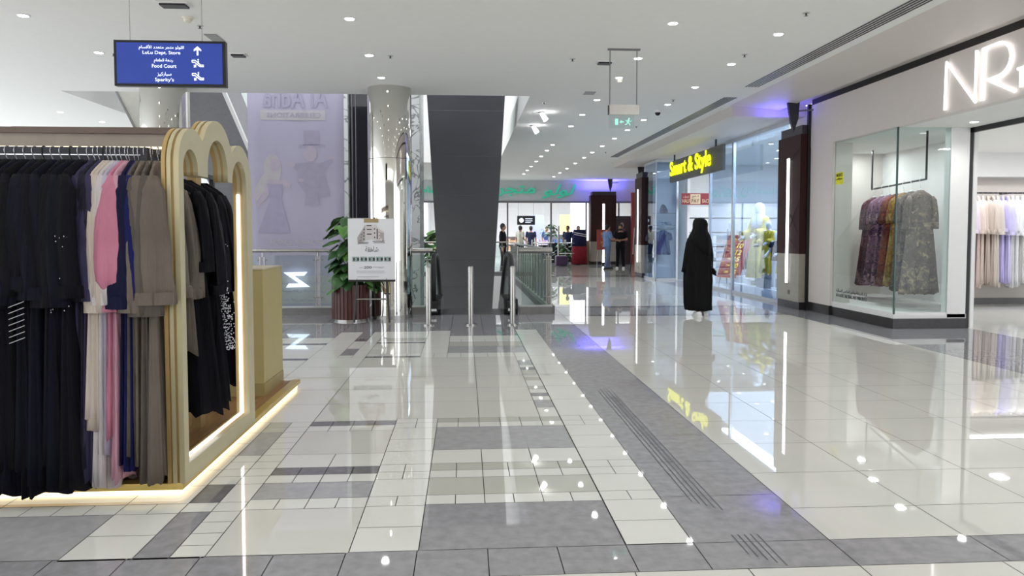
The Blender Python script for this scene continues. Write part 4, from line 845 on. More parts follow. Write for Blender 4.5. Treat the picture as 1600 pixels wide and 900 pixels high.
def person(loc, rz, label, j, shirt, trousers, shoes, long_sleeve=False, fat=1.0, vox=.011, hair=True, name='person', skin=None, cat='person', group=None, beard=False):
    o = thing(name, loc, label, cat, group, rz); body = body_mesh(j, fat=fat).build('body', skin or SKIN, o, remesh=vox)
    if shirt:
        m = MB(); P = j['pelvis']; C_ = j['chest']; N_ = j['neck']; Wt = j['waist']
        m.loft([(N_.x, N_.y, N_.z - .025, .07, .065), (N_.x, N_.y, N_.z - .05, .15, .085), (C_.x, C_.y, N_.z - .10, .19, .115), (C_.x, C_.y, C_.z, .182 * fat, .132 * fat), (Wt.x, Wt.y, Wt.z, .165 * fat, .125 * fat), (P.x, P.y, P.z, .182 * fat, .135 * fat), (P.x, P.y, P.z - .08, .18 * fat, .135 * fat)], 32, .008, 7, 3)
        for n in 'lr':
            e = j['el' + n]; s0 = j['sh' + n]; w_ = j['wr' + n]
            if long_sleeve: m.capsule(s0, e, .07, .054); m.tube([e, w_ * .93 + e * .07], [.054, .042], 14)
            else: m.tube([s0, s0 * .25 + e * .75], [.07, .062], 14); m.ball(s0, .07)
        m.build('shirt', shirt, o, remesh=vox)
    if trousers:
        m = MB(); P = j['pelvis']; m.loft([(P.x, P.y, P.z + .03, .172 * fat, .128 * fat), (P.x, P.y, P.z - .06, .178 * fat, .13 * fat), (P.x, P.y, P.z - .13, .15, .11)], 28)
        for n in 'lr': m.capsule(j['hp' + n] - V((0, 0, .03)), j['kn' + n], .098 * fat, .072); m.tube([j['kn' + n], j['an' + n] + V((0, 0, -.02))], [.072, .060], 14)
        m.build('trousers', trousers, o, remesh=vox)
    if shoes:
        for n in 'lr':
            a = j['an' + n]; m = MB(); m.capsule(a + V((0, .035, -.042)), a + V((0, -.14, -.048)), .045, .038); m.box(a.x - .045, a.x + .045, a.y - .19, a.y + .085, a.z - .085, a.z - .062); m.build('shoe', shoes, o, remesh=.008)
    h = j['head']
    if hair:
        m = MB(); m.ball(h + V((0, .018, .028)), .108, (.82, .93, 1.06), 3); m.ball(h + V((0, .04, -.03)), .09, (.86, .7, .8), 2)
        m.build('hair', HAIR, o, smooth=True)
        m = MB()
        for s in (-1, 1): m.ball(h + V((s * .031, -.096, .006)), .008, (1.2, .4, .6), 1); m.tube([h + V((s * .018, -.098, .026)), h + V((s * .05, -.088, .028))], .004, 5)
        m.build('eyes', HAIR, o)
        if beard: m = MB(); m.ball(h + V((0, -.03, -.07)), .075, (.95, .95, .7), 2); m.build('beard', HAIR, o, smooth=True)
    return o
# woman in black walking away
ABAYA = fabric('black_abaya_cloth', (7, 7, 9), .75, .2); 
wo = thing('person', (3.95, 12.3, 0), 'person seen from behind in long black abaya and headscarf with white sneakers', 'person', None, .12)
jw = J(head=(.02, .02, 1.535), neck=(.0, .03, 1.40), chest=(0, .0, 1.22), waist=(0, 0, 1.03), pelvis=(0, 0, .90), ankl=(-.08, -.12, .12), anr=(.07, .16, .085), knl=(-.08, -.10, .48), knr=(.08, .02, .48), hpl=(-.09, 0, .88), hpr=(.09, 0, .88),
       shl=(-.125, .0, 1.29), shr=(.125, .0, 1.29), ell=(-.17, .0, 1.05), elr=(.17, .0, 1.05), wrl=(-.19, -.04, .86), wrr=(.19, -.04, .86))
jw2 = {k: V((v.x, -v.y, v.z)) for k, v in jw.items()}   # faces away (+y)
def flip(o): o.scale = (1, 1, 1)
bw = body_mesh({k: v for k, v in jw.items()}, fat=.95).build('body', SKIN, wo, remesh=.011); bw.rotation_euler.z = PI
m = MB(); m.loft([(0, .0, 1.40, .07, .07), (0, .0, 1.36, .16, .10), (0, 0, 1.30, .20, .13), (0, .0, 1.18, .215, .15), (-.01, 0, 1.0, .22, .16), (-.01, 0, .82, .232, .165), (0, 0, .6, .245, .17), (.0, 0, .38, .235, .175), (0, 0, .2, .222, .19), (.01, 0, .105, .21, .20), (.01, 0, .09, .195, .185)], 72, .02, 8, 5, lambda t: t * 1.1, 1.6)
m.build('abaya', ABAYA, wo, smooth=True)
for s in (-1, 1):
    m = MB(); m.tube([(s * .11, 0, 1.33), (s * .15, .0, 1.22), (s * .185, -.0, 1.02), (s * .20, .03, .84), (s * (.205), .05, .74)], [.07, .082, .08, .075, .082], 20, sx=1, sy=.8)
    for v in m.bm.verts: v.co.x += .008 * math.sin(v.co.z * 30) ; v.co.y += .008 * math.sin(v.co.z * 23 + 1)
    m.build('sleeve', ABAYA, wo, smooth=True)
m = MB(); m.loft([(.0, -.01, 1.655, .03, .04), (.0, -.01, 1.645, .07, .085), (.01, -.01, 1.61, .108, .12), (.015, -.01, 1.55, .125, .135), (.01, -.015, 1.48, .122, .13), (.0, -.02, 1.42, .135, .135), (.0, -.02, 1.36, .175, .15), (.005, -.025, 1.28, .19, .165), (.03, -.03, 1.18, .165, .165), (.06, -.04, 1.08, .11, .15), (.08, -.04, 1.02, .06, .12)], 48, .010, 6, 9)
m.build('headscarf', ABAYA, wo, smooth=True)
m = MB(); m.loft([(.235, -.02, .80, .03, .05), (.255, -.02, .74, .06, .05), (.275, -.02, .70, .03, .03), (.31, -.03, .67, .008, .01)], 16, .004, 4, 2); m.build('scarf_end', ABAYA, wo, smooth=True)
for n in 'lr':
    a = jw[('an' + n)]; a = V((-a.x, -a.y, a.z)); m = MB(); m.capsule(a + V((0, -.04, -.042)), a + V((0, .13, -.05)), .045, .036); m.build('sneaker', mat('white_sneaker', (222, 222, 224), .5), wo, remesh=.008)
    m = MB(); m.box(a.x - .042, a.x + .042, a.y - .085, a.y + .17, a.z - .09, a.z - .062); m.build('sneaker_sole', WHITE, wo, bevel=.01)
# two men
JEAN = fabric('faded_jeans', (96, 112, 142)); LB = fabric('light_blue_shirt', (104, 130, 176)); BK = fabric('black_shirt', (20, 20, 26)); BT = fabric('black_trousers', (18, 18, 24)); WS = mat('white_sneaker', (222, 222, 224), .5); DS = mat('dark_shoe', (40, 36, 36), .5)
person((5.48, 28.3, 0), PI * .62, 'man in light blue shirt and faded jeans facing the man in black', J(ell=(-.24, -.06, 1.14), wrl=(-.20, -.28, 1.12), elr=(.23, .03, 1.14), wrr=(.22, -.12, .92), anl=(-.1, .14, .085), anr=(.1, -.14, .085), knl=(-.1, .03, .5), knr=(.1, -.1, .5)), LB, JEAN, DS)
person((6.08, 28.7, 0), -.35, 'man in black shirt and black trousers with white sneakers, arms folded low', J(ell=(-.25, -.0, 1.14), wrl=(-.06, -.20, 1.10), elr=(.25, -.02, 1.14), wrr=(.04, -.20, 1.12), anl=(-.13, .02, .085), anr=(.13, -.02, .085)), BK, BT, WS, beard=True)

# ------------------------------------------------------------------ brown pillars
def pillar(loc, rz, w, h, label, dep=.25, lz=(.47, 2.78), grp='brown pillars with light strips'):
    """local: face towards -y, width along x"""
    o = thing('light_pillar', loc, label, 'pillar', grp, rz)
    m = MB(); m.box(-w / 2, w / 2, 0, dep, .14, 1.02); m.build('stone_base', BEIGEST, o, bevel=.004)
    m = MB(); m.box(-w / 2 + .01, w / 2 - .01, .02, dep - .01, 0, .14); m.build('plinth', STONEB, o)
    m = MB(); m.box(-w / 2 - .004, w / 2 + .004, -.004, dep, 1.02, h - .16); m.build('wood_cladding', mat('brown_panel', (54, 28, 26), .55, var=.12, scale=3, wood=(6, 6, .6), spec=.2), o)
    m = MB(); m.box(-w / 2 + .06, w / 2, .02, dep - .01, h - .16, h); m.build('top_box', mat('dark_top_box', (48, 40, 44), .4), o)
    m = MB(); m.box(-.045, .045, -.022, -.004, lz[0], lz[1]); m.build('light_strip', LEDW, o); m = MB(); m.box(-.055, .055, -.012, -.002, lz[0] - .02, lz[1] + .02); m.build('strip_housing', STEEL, o)
    m = MB()
    for (xa, za, xb, zb) in ((.07, 1.75, w / 2, 1.35), (.07, 1.5, w / 2, 2.0), (.1, 2.75, w / 2, 2.95), (-w / 2, 1.9, -.08, 2.15), (.07, 1.30, w / 2, 1.05)):
        m.tube([(xa, -.006, za), (xb, -.006, zb)], .005, 4)
    m.build('groove', mat('groove_dark', (24, 16, 18), .6), o)
    m = MB(); m.box(.03, .12, -.003, 0, .26, .34); m.build('access_plate', mat('plate_bronze', (108, 102, 90), .4, .4), o); return o
pillar((6.03, 13.5, 0), -PI / 2, .94, 3.34, 'brown pillar with vertical light strip between the corner shop and the yellow-sign store', dep=.165)
pillar((5.5, 23.3, 0), -PI / 2, .9, 3.30, 'brown pillar with light strip beyond the glass display case with blue shirt', dep=.35)
pillar((6.1, 32.4, 0), 0, 1.12, 3.22, 'brown pillar with light strip facing the hall beside the department store entrance', dep=.5, lz=(.0 + .1, 2.68))

# ------------------------------------------------------------------ Smart & Style store
c = MB(); c.box(6.35, 14, 13.96, 23.6, 3.57, 3.7); struct(c.build('ceiling_store', CEIL)); c = MB(); c.box(13.8, 14, 14.1, 23.6, 0, 3.6).box(6.35, 14, 23.4, 23.6, 0, 3.6).box(6.56, 14, 14.1, 14.2, 0, 3.6); struct(c.build('wall_store', WHITE))
w2 = thing('window_2', (0, 0, 0), 'x', 'x'); del w2['label'], w2['category']; struct(w2)
for a, b in ((14.05, 15.55), (15.57, 16.9), (17.0, 18.55)): m = MB(); m.box(6.245, 6.257, a, b, .06, 3.5); m.build('pane', GLASSB, w2)
m = MB(); m.box(6.23, 6.27, 14.0, 18.6, 3.50, 3.57).box(6.23, 6.27, 14.0, 18.6, 0, .06).box(6.22, 6.28, 16.9, 17.0, 0, 3.57).box(6.22, 6.28, 18.55, 18.62, 0, 3.57); m.build('window_frame', mat('pale_aluminium', (200, 204, 210), .35, .5), w2)
w3 = thing('window_3', (0, 0, 0), 'x', 'x'); del w3['label'], w3['category']; struct(w3)
for bx in ((5.6, 5.612, 21.5, 22.9, .06, 3.5), (5.612, 6.2, 21.495, 21.507, .06, 3.5)): m = MB(); m.box(*bx); m.build('pane', GLASSB, w3)
m = MB(); m.box(5.59, 5.62, 21.48, 22.9, 0, .06).box(5.6, 6.25, 21.48, 21.51, 0, .06).box(5.59, 6.25, 21.48, 21.51, 3.48, 3.55).box(5.59, 5.62, 21.5, 22.9, 3.48, 3.55).box(5.595, 5.615, 21.488, 21.508, 0, 3.5).box(6.2, 6.26, 21.45, 21.52, 0, 3.57); m.build('window_frame', mat('pale_aluminium', (200, 204, 210), .35, .5), w3)
m = MB(); m.box(5.62, 6.6, 22.85, 22.95, 0, 3.56).box(6.55, 6.62, 21.52, 22.9, 0, 3.56); struct(m.build('wall_display_case', WHITE))
# yellow sign
ys = thing('shop_sign', (5.78, 18.55, 2.82), 'grey hanging signboard with large glowing yellow shop lettering', 'shop sign')
m = MB(); m.box(0, .07, -2.15, 2.13, 0, .58); m.build('board', mat('dark_board', (58, 62, 60), .4), ys)
txt('lettering', 'Smart & Style', 3.45, .52, (-.03, .28, .30), HALL, mat('yellow_glow', (238, 240, 20), .5, emit=.75), ys, .012, .016)
for y in (-1.6, 1.8): m = MB(); m.box(.02, .05, y - .03, y + .03, .58, .78); m.build('bracket', BLACK, ys)
# display platform and mannequins
pf = tag(MB().box(6.32, 7.3, 14.4, 17.4, 0, .22).build('display_platform', WHITE, bevel=.01), 'white low display platform under the yellow-dressed mannequins', 'platform')
bxs = tag(MB().box(6.34, 6.80, 15.28, 15.75, .22, .42).build('display_block', mat('grey_block', (128, 134, 142), .6), bevel=.008), 'grey block carrying a pair of shoes below the yellow dresses', 'display block')
for k, (x, y) in enumerate(((6.48, 16.5), (6.52, 16.85), (6.46, 17.15))): tag(MB().box(x, x + .3, y - .12, y + .12, .22, .32 + .03 * k).build('shoe_box', WHITE), 'white shoe box on the display platform, %s of three from the camera' % NTH[k], 'box', 'white shoe boxes')
sh = thing('sneaker_pair', (6.36, 15.34, .42), 'pair of grey sneakers on the grey display block', 'shoes')
for d in (-.07, .07):
    m = MB(); m.capsule((0, d, .05), (.0 + .16, d - .0, .04), .045, .035); m.build('sneaker', mat('grey_blue_sneaker', (96, 110, 128), .6), sh, smooth=True)
YEL = fabric('yellow_satin', (214, 190, 62), .38, .1, 7); MW = mat('white_mannequin', (228, 230, 236), .35, var=.01); MN = fabric('navy_vest_cloth', (34, 40, 60)); MT = fabric('mint_tee', (130, 182, 180))
def mannequin(loc, rz, label, j, sc=1.0, robe=None, scarf=False, tee=None, shorts=None, grp='mannequins behind the yellow-sign store glass'):
    o = thing('mannequin', loc, label, 'mannequin', grp, rz); o.scale = (sc,) * 3
    body_mesh(j, mann=True, fat=.92).build('body', MW, o, remesh=.011)
    if robe:
        m = MB(); m.loft([(0, 0, 1.45, .07, .065), (0, 0, 1.40, .17, .10), (0, 0, 1.30, .19, .125), (0, 0, 1.1, .18, .13), (0, 0, .85, .21, .16), (0, 0, .5, .25, .20), (0, 0, .16, .29, .24)], 64, .022, 8, 4, lambda t: t, 1.0); m.build('robe', robe, o, smooth=True)
        for n in 'lr':
            m = MB(); a, b, c_ = j['sh' + n], j['el' + n], j['wr' + n]; m.tube([a, a * .5 + b * .5, b, b * .4 + c_ * .6, c_ * .9 + b * .1], [.075, .08, .08, .095, .11], 18)
            for v in m.bm.verts: v.co += V((.01 * math.sin(v.co.z * 40), .01 * math.sin(v.co.x * 50), 0))
            m.build('sleeve', robe, o, smooth=True)
    if scarf:
        m = MB(); h = j['head']; m.loft([(h.x, h.y + .01, h.z + .13, .03, .035), (h.x, h.y + .01, h.z + .10, .075, .09), (h.x, h.y + .02, h.z + .03, .10, .11), (h.x, h.y + .03, h.z - .07, .095, .10), (h.x, h.y + .02, h.z - .14, .11, .11), (0, 0, 1.40, .19, .135), (0, 0, 1.30, .21, .15), (0, -.01, 1.2, .17, .15)], 44, .012, 6, 2); m.build('headscarf', MW, o, smooth=True)
    if tee:
        m = MB(); m.loft([(0, 0, 1.45, .075, .07), (0, 0, 1.41, .16, .09), (0, 0, 1.3, .185, .12), (0, 0, 1.1, .175, .12), (0, 0, .86, .19, .135)], 36, .006, 7, 3)
        for n in 'lr': a, b = j['sh' + n], j['el' + n]; m.tube([a, a * .35 + b * .65], [.07, .068], 14)
        m.build('top', tee, o, smooth=True)
    if shorts:
        m = MB(); P = j['pelvis']; m.loft([(0, 0, .97, .165, .12), (0, 0, .85, .18, .13)], 28)
        for n in 'lr': m.tube([j['hp' + n], j['kn' + n]], [.1, .085], 16)
        m.build('trousers', shorts, o, smooth=True)
    return o
AR = dict(ell=(-.25, -.02, 1.16), wrl=(-.20, -.25, 1.02), elr=(.25, -.04, 1.16), wrr=(.22, -.27, 1.06))
mannequin((6.62, 16.3, .22), -PI * .42, 'tall white mannequin in white headscarf and yellow satin robe behind the glass', J(**AR), 1.07, YEL, True)
mannequin((6.50, 15.5, .42), -PI * .40, 'child-size white mannequin in yellow robe standing on the grey block', J(**AR), .72, YEL)
mannequin((6.47, 15.0, .22), -PI * .36, 'child-size white mannequin in navy vest next to the brown pillar', J(**AR), .70, None, False, MN)
mannequin((8.2, 17.9, 0), -PI * .3, 'white mannequin in mint tee deeper inside the yellow-sign store', J(**AR), 1.05, None, False, MT, fabric('grey_slacks', (90, 96, 108)))
mannequin((8.3, 20.3, 0), -PI * .3, 'white mannequin in black outfit and white scarf behind the red price board', J(**AR), 1.0, BK, True)
# red price easel
pe = thing('price_easel', (6.60, 17.9, 0), 'red leaning price board with yellow numbers on a stand behind the glass', 'price board', None, -1.1)
B2 = Matrix.Rotation(-.30, 4, 'X')
pb = MB().box(-.36, .36, -.012, .012, 0, 1.12).build('price_board', mat('sign_red', (160, 40, 46), .5, emit=.12), pe, loc=(0, -.15, .30)); pb.rotation_euler = (-.36, 0, 0)
for k, v in enumerate(('8', '10', '12', '15', '20', '25')):
    txt('lettering', v, .10 if len(v) == 1 else .2, .125, (.12, -.016, 1.0 - k * .172), FRONT, mat('price_yellow', (244, 214, 70), .5, emit=.4), pb, .002, .02, shear=.2)
    txt('lettering', 'OMR', .12, .05, (-.1, -.016, 1.0 - k * .172), FRONT, mat('price_yellow', (244, 214, 70), .5, emit=.4), pb, .002)
tb = MB().box(-.30, .30, -.01, .01, 0, .2).build('top_panel', WHITE, pe, loc=(0, .17, 1.44))
for x in (-.3, .3): m = MB(); m.tube([(x, -.17, 0), (x, .2, 1.5)], .012, 8); m.build('leg', STEEL, pe)
m = MB(); m.tube([(0, .2, 1.4), (0, .55, 0)], .012, 8); m.build('leg', STEEL, pe)
# half-pay banner
hp = thing('promotion_banner', (6.60, 21.0, 2.21), 'red overhead banner with pale middle panel reading PAY inside the yellow-sign store', 'banner')
m = MB(); m.box(-.62, .80, -.01, .01, 0, .42); m.build('banner_sheet', mat('dark_red_banner', (128, 44, 52), .6, emit=.15), hp)
m = MB(); m.box(-.21, .27, -.014, -.01, .03, .39); m.build('middle_panel', mat('beige_panel', (196, 178, 150), .6, emit=.15), hp)
MR = mat('maroon_ink', (96, 40, 40), .6)
txt('lettering', 'PAY', .36, .14, (.03, -.018, .14), FRONT, MR, hp); txt('lettering', arab('ادفع'), .3, .1, (.03, -.018, .30), FRONT, MR, hp)
txt('lettering', 'HALF', .36, .14, (-.41, -.018, .14), FRONT, mat('beige_ink', (206, 184, 150), .6, emit=.1), hp); txt('lettering', arab('نصف'), .26, .1, (-.41, -.018, .30), FRONT, mat('beige_ink', (206, 184, 150), .6, emit=.1), hp)
txt('lettering', 'BACK', .36, .14, (.54, -.018, .14), FRONT, mat('beige_ink', (206, 184, 150), .6, emit=.1), hp)
for x in (-.5, .6): m = MB(); m.tube([(x, 0, .42), (x, 0, 1.72)], .004, 6); m.build('wire', STEEL, hp)
hp.scale = (.62, 1, .79)
# display case contents: shelf, hat, blue shirt
shf = tag(MB().box(5.72, 6.45, 22.1, 22.6, 1.98, 2.0).build('glass_shelf', glassmat('green_shelf_glass', (.7, .85, .84), 2)), 'upper glass shelf in the corner display case beyond the sign', 'shelf')
shf = tag(MB().box(5.72, 6.45, 22.1, 22.6, 1.62, 1.64).build('glass_shelf', glassmat('green_shelf_glass', (.7, .85, .84), 2)), 'lower glass shelf in the corner display case beyond the sign', 'shelf')
DB = fabric('denim_blue', (72, 92, 126))
tag(MB().loft([(6.05, 22.3, 2.0, .13, .09), (6.05, 22.3, 2.1, .12, .08), (6.04, 22.3, 2.22, .07, .05), (6.03, 22.3, 2.27, .02, .02)], 24, .005).build('knit_cap', fabric('slate_cloth', (70, 84, 104)), smooth=True), 'dark blue-grey cap standing on the upper display shelf', 'cap')
for s in range(2): tag(MB().capsule((5.9 + .22 * s, 22.35, 1.70), (6.03 + .22 * s, 22.2, 1.68), .05, .04).build('shoe', mat('pale_shoe', (150, 162, 176), .5), smooth=True), '%s pale shoe on the lower display shelf' % ('left', 'right')[s], 'shoe', 'pale shoes on the display shelf')
garment('hanging_shirt', 'shirt', (6.05, 22.3, 1.55), .1, DB, 'blue short-sleeved shirt hanging in the corner display case', None, length=.80, sw=.22, hw=.24, sleeve=.22, sr=.075, cuff=.09, seed=3, short=True, thick=.05, hthick=.07, fold=.01)
garment('hanging_shirt', 'shirt', (5.85, 22.65, 1.52), .2, fabric('dark_slate', (52, 60, 80)), 'darker shirt hanging behind the blue one in the display case', None, length=.76, sw=.22, hw=.24, sleeve=.22, sr=.075, cuff=.09, seed=4, short=True, thick=.05, hthick=.07, fold=.01)
rk3 = tag(MB().tube([(5.66, 22.3, 1.55), (6.45, 22.3, 1.55)], .01, 8).tube([(5.66, 22.65, 1.52), (6.45, 22.65, 1.52)], .01, 8).build('wall_rail', STEEL), 'pair of thin rails holding the shirts in the display case', 'clothes rail')
# interior racks of dark and pale garments
icol = [fabric('rack_%s' % n, c_) for n, c_ in (('black', (26, 26, 32)), ('slate', (70, 80, 96)), ('white', (196, 200, 208)), ('rust', (128, 66, 56)), ('navy', (30, 34, 60)), ('sand', (176, 160, 140)))]
for r_i, (x, y, lab) in enumerate(((7.6, 19.4, 'chrome garment rack just inside the store entrance'), (9.3, 18.2, 'chrome garment rack in the middle of the yellow-sign store'), (9.0, 21.6, 'chrome garment rack at the back of the yellow-sign store'), (8.4, 16.6, 'chrome garment rack behind the mannequins'))):
    o = thing('garment_rack', (x, y, 0), lab, 'clothes rack')
    m = MB(); m.tube([(-.6, 0, 1.5), (.6, 0, 1.5)], .014, 8); m.build('rail', STEEL, o)
    for s in (-1, 1): m = MB(); m.tube([(s * .6, 0, 0), (s * .6, 0, 1.5)], .014, 8); m.tube([(s * .6, -.2, .02), (s * .6, .2, .02)], .014, 8); m.build('upright', STEEL, o)
    for k in range(9):
        fm = icol[(k * 5 + r_i * 2 + k // 3) % 6]; cn = fm.name.split('_')[1]
        garment('hanging_gown', 'garment', (x - .5 + k * .125, y, 1.5), PI / 2 - .4, fm, '%s garment, %s on the %s' % (cn, NTH[k], lab), 'garments in the yellow-sign store', length=1.1 + .12 * math.sin(k * 2 + r_i), sleeve=.5, sr=.05, seed=k + r_i * 10, n=24, thick=.03, hthick=.05)
for k, (x, y, z) in enumerate(((7.6, 15.2, 3.56), (8.6, 16.8, 3.56), (7.4, 17.6, 3.56), (9.4, 15.6, 3.56), (8.2, 19.0, 3.56), (9.6, 18.6, 3.56), (7.6, 20.6, 3.56), (9.0, 21.0, 3.56))):
    o = copy_tree(DL); o.location = (x, y, z); tag(o, 'store downlight, %s from the camera inside the yellow-sign store' % NTH[k], 'downlight', 'downlights inside the yellow-sign store')
sw2 = thing('wall_shelving', (11.5, 23.3, 0), 'white lit wall shelving with folded stock at the back of the yellow-sign store', 'shelving')
m = MB(); m.box(-4.5, 2, -.4, -.36, 0, 2.2)
for z in (.5, .95, 1.4, 1.85, 2.2): m.box(-4.5, 2, -.4, 0, z, z + .03)
m.build('shelf_boards', WHITE, sw2)
rs = random.Random(2)
for z in (.53, .98, 1.43, 1.88):
    m = MB()
    for k in range(16): x = -4.4 + k * .4; m.box(x, x + .3, -.38, -.1, z, z + rs.uniform(.1, .3))
    q = m.build('folded_stock', icol[int(z * 3) % 6], sw2); q['kind'] = 'stuff'
# emergency leaf fan hanging at the end of the blue cove
for k, (x, y, z) in enumerate(((5.80, 12.85, 3.32), (5.8, 24.2, 3.15), (6.35, 32.2, 3.35))):
    o = thing('cove_floodlight', (x, y, z), ('dark floodlight bracket under the blue-lit ceiling by the corner shop', 'dark floodlight bracket above the display case pillar', 'dark floodlight bracket over the department store pillar')[k], 'floodlight', 'floodlight brackets')
    m = MB(); m.prism([(-.12, .42), (.10, .42), (.08, .1), (.0, -.15), (-.06, .08)], 'y', -.03, .03); m.build('shade', mat('dark_grey_shade', (52, 50, 62), .5), o); m = MB(); m.tube([(-.1, 0, .22), (.36, 0, .26)], .015, 8); m.build('arm', GREY, o)

# ------------------------------------------------------------------ corner shop dresses
dr = thing('display_rail', (7.18, 12.0, 2.21), 'black U-shaped rail hanging in the corner shop window', 'display rail')
P0, P1 = V((7.55, 13.35, 0)) - V((7.18, 12.0, 0)), V((6.92, 10.75, 0)) - V((7.18, 12.0, 0))
m = MB(); m.tube([P0 + V((0, 0, .72)), P0, P1, P1 + V((0, 0, .72))], .016, 10); m.build('rail', BLACK, dr, smooth='auto')
PALEW = mat('white_plastic', (232, 232, 236), .4)
fl1 = floral('mauve_floral', [(58, 40, 50), (118, 74, 84), (66, 52, 66), (160, 118, 124)]); fl2 = floral('purple_floral', [(44, 28, 50), (158, 116, 142), (66, 40, 70), (190, 158, 168)]); fl3 = floral('rust_floral', [(116, 50, 44), (160, 84, 60), (92, 44, 48), (150, 110, 96)])
fl4 = floral('mustard_floral', [(156, 112, 48), (184, 146, 84), (130, 92, 50), (196, 172, 130)]); fl5 = floral('grey_rose_floral', [(84, 80, 86), (140, 122, 114), (112, 100, 96), (190, 168, 142)], 17); fl6 = floral('dark_green_floral', [(56, 54, 58), (124, 106, 98), (70, 70, 70), (150, 134, 122)], 22)
ang = math.atan2((P1 - P0).y, (P1 - P0).x)
for k, (t, fm, lab, L) in enumerate(((.06, fl1, 'dark mauve floral dress at the left end of the corner window rail', 1.74), (.24, fl2, 'purple floral dress, second from the left on the window rail', 1.70), (.38, fl2, 'purple and pink floral dress in the middle of the window rail', 1.70), (.52, fl3, 'rust-red floral dress on the window rail', 1.66), (.64, fl4, 'mustard floral dress on the window rail', 1.66), (.78, fl6, 'dark grey-green floral dress between mustard and grey rose ones', 1.70), (.92, fl5, 'grey rose-patterned dress at the right end of the window rail', 1.72))):
    p = V((7.18, 12.0, 2.21)) + P0.lerp(P1, t); rz = ang + PI / 2 + .25 - .1 * k % .2
    garment('hanging_dress', 'dress', p - V((0, 0, .10)), rz, fm, lab, 'floral dresses in the corner window', length=L - .08, sw=.21, hw=.30, sleeve=.50 if k in (0, 6) else .40, sr=.07, cuff=.09, seed=60 + k, fold=.022, k=8, thick=.05, hthick=.10, tagm=False)
    hanger(p, rz, 'white hanger that carries the ' + ' '.join(lab.split()[:11]), 'white hangers in the corner window', PALEW, wide_hook=True).scale = (1, 1, 1.75)
for k, t in enumerate((.1, .4, .66)):
    p = V((7.18, 12.0, 0)) + P0.lerp(P1, t); tag(MB().box(-.035, .035, -.003, .003, -.08, .08).build('price_tag', WHITE, loc=(p.x - .22, p.y - .25, 1.2)), 'white price tag, %s from the left in front of the floral dresses' % NTH[k], 'price tag', 'white price tags on the floral dresses')
ir = thing('garment_rail', (9.0, 13.5, 2.16), 'black rail of pale gowns inside the corner shop', 'clothes rail')
m = MB(); m.tube([(-.7, 0, 0), (3.4, 0, 0)], .016, 10); m.build('rail', BLACK, ir)
for x in (-.6, 1.45, 3.3): m = MB(); m.tube([(x, 0, 0), (x, .4, 0)], .012, 8); m.build('bracket', BLACK, ir)
pal = [('lilac-white', (214, 200, 214)), ('blush', (214, 196, 188)), ('beige', (202, 184, 174)), ('sand', (188, 172, 162)), ('warm beige', (200, 186, 176)), ('pale sand', (208, 198, 190)), ('lavender', (186, 176, 222)), ('light lavender', (200, 194, 228)), ('off-white', (222, 220, 224)), ('white', (228, 228, 232)), ('ivory', (224, 220, 218)), ('white', (230, 230, 234)), ('pearl', (214, 212, 220)), ('white', (228, 228, 234)), ('pearl', (216, 216, 222)), ('white', (230, 230, 236))]
for k, (cn, rgb) in enumerate(pal):
    x = 9.62 + k * .098
    garment('hanging_gown', 'gown', (x, 13.5, 2.16), PI / 2 - .5 + .1 * math.sin(k * 2), fabric('pale_%s' % cn.replace(' ', '_').replace('-', '_'), rgb, .6, .04), '%s gown, %s from the left on the rail inside the corner shop' % (cn, NTH[k]), 'pale gowns inside the corner shop', length=1.74 + .05 * math.sin(k * 1.7), sleeve=.62 + .04 * math.sin(k * 3), sr=.07, cuff=.10, seed=80 + k, n=36, thick=.03, hthick=.06, fold=.016)
    hanger((x, 13.5, 2.16), PI / 2 - .5, 'white hanger that carries the %s gown %s from the left' % (cn, NTH[k]), 'white hangers inside the corner shop', PALEW)

# ------------------------------------------------------------------ department store
c = MB(); c.box(-2.1, 16, 33.4, 33.6, 2.82, CZ + .5); struct(c.build('wall_department_fascia', mat('fascia_grey_white', (206, 206, 208), .5, var=.01)))
c = MB(); c.box(-2.1, 16, 33.36, 33.62, 2.76, 2.84); struct(c.build('trim_5', GREY))
c = MB(); c.box(-14, 16, 33.6, 46, CZ - .0, CZ + .2).box(-14, 16, 45.5, 46, 0, CZ).box(-2.4, -2.1, 33.6, 46, 0, CZ).box(10.6, 10.8, 24.0, 46, 0, CZ); struct(c.build('wall_department_interior', WHITE))
c = MB(); c.box(6.9, 7.45, 33.3, 33.4, 0, 2.14); 
ln = thing('shop_sign', (3.0, 33.34, 3.3), 'glowing green Arabic lettering across the department store fascia', 'shop sign')
LG = mat('green_letter_glow', (40, 150, 122), .5, emit=.6)
A1 = txt('lettering', arab('لولو'), 1.55, .62, (1.24, 0, -.03), FRONT, LG, ln, .03, .012, shear=.35); txt('lettering', arab('متجر'), 1.75, .50, (-.72, 0, -.03), FRONT, LG, ln, .03, .012); txt('lettering', arab('متعدد'), 1.6, .5, (-2.6, 0, -.03), FRONT, LG, ln, .03, .012); txt('lettering', arab('الأقسام'), 1.6, .5, (-4.2, 0, -.0), FRONT, LG, ln, .03, .012)
w4 = thing('window_4', (0, 0, 0), 'x', 'x'); del w4['label'], w4['category']; struct(w4)
for a, b in ((-2.1, -.3), (-.26, 1.88), (1.95, 3.86), (3.93, 5.5), (7.0, 8.9)): m = MB(); m.box(a, b, 33.49, 33.50, 0, 2.78); m.build('pane', glassmat('far_glass', (.95, .97, 1), .8), w4)
m = MB()
for x in (-.28, 1.915, 3.895, 5.5, 7.0): m.box(x - .035, x + .035, 33.46, 33.53, 0, 2.78)
m.build('window_frame', GREY, w4)
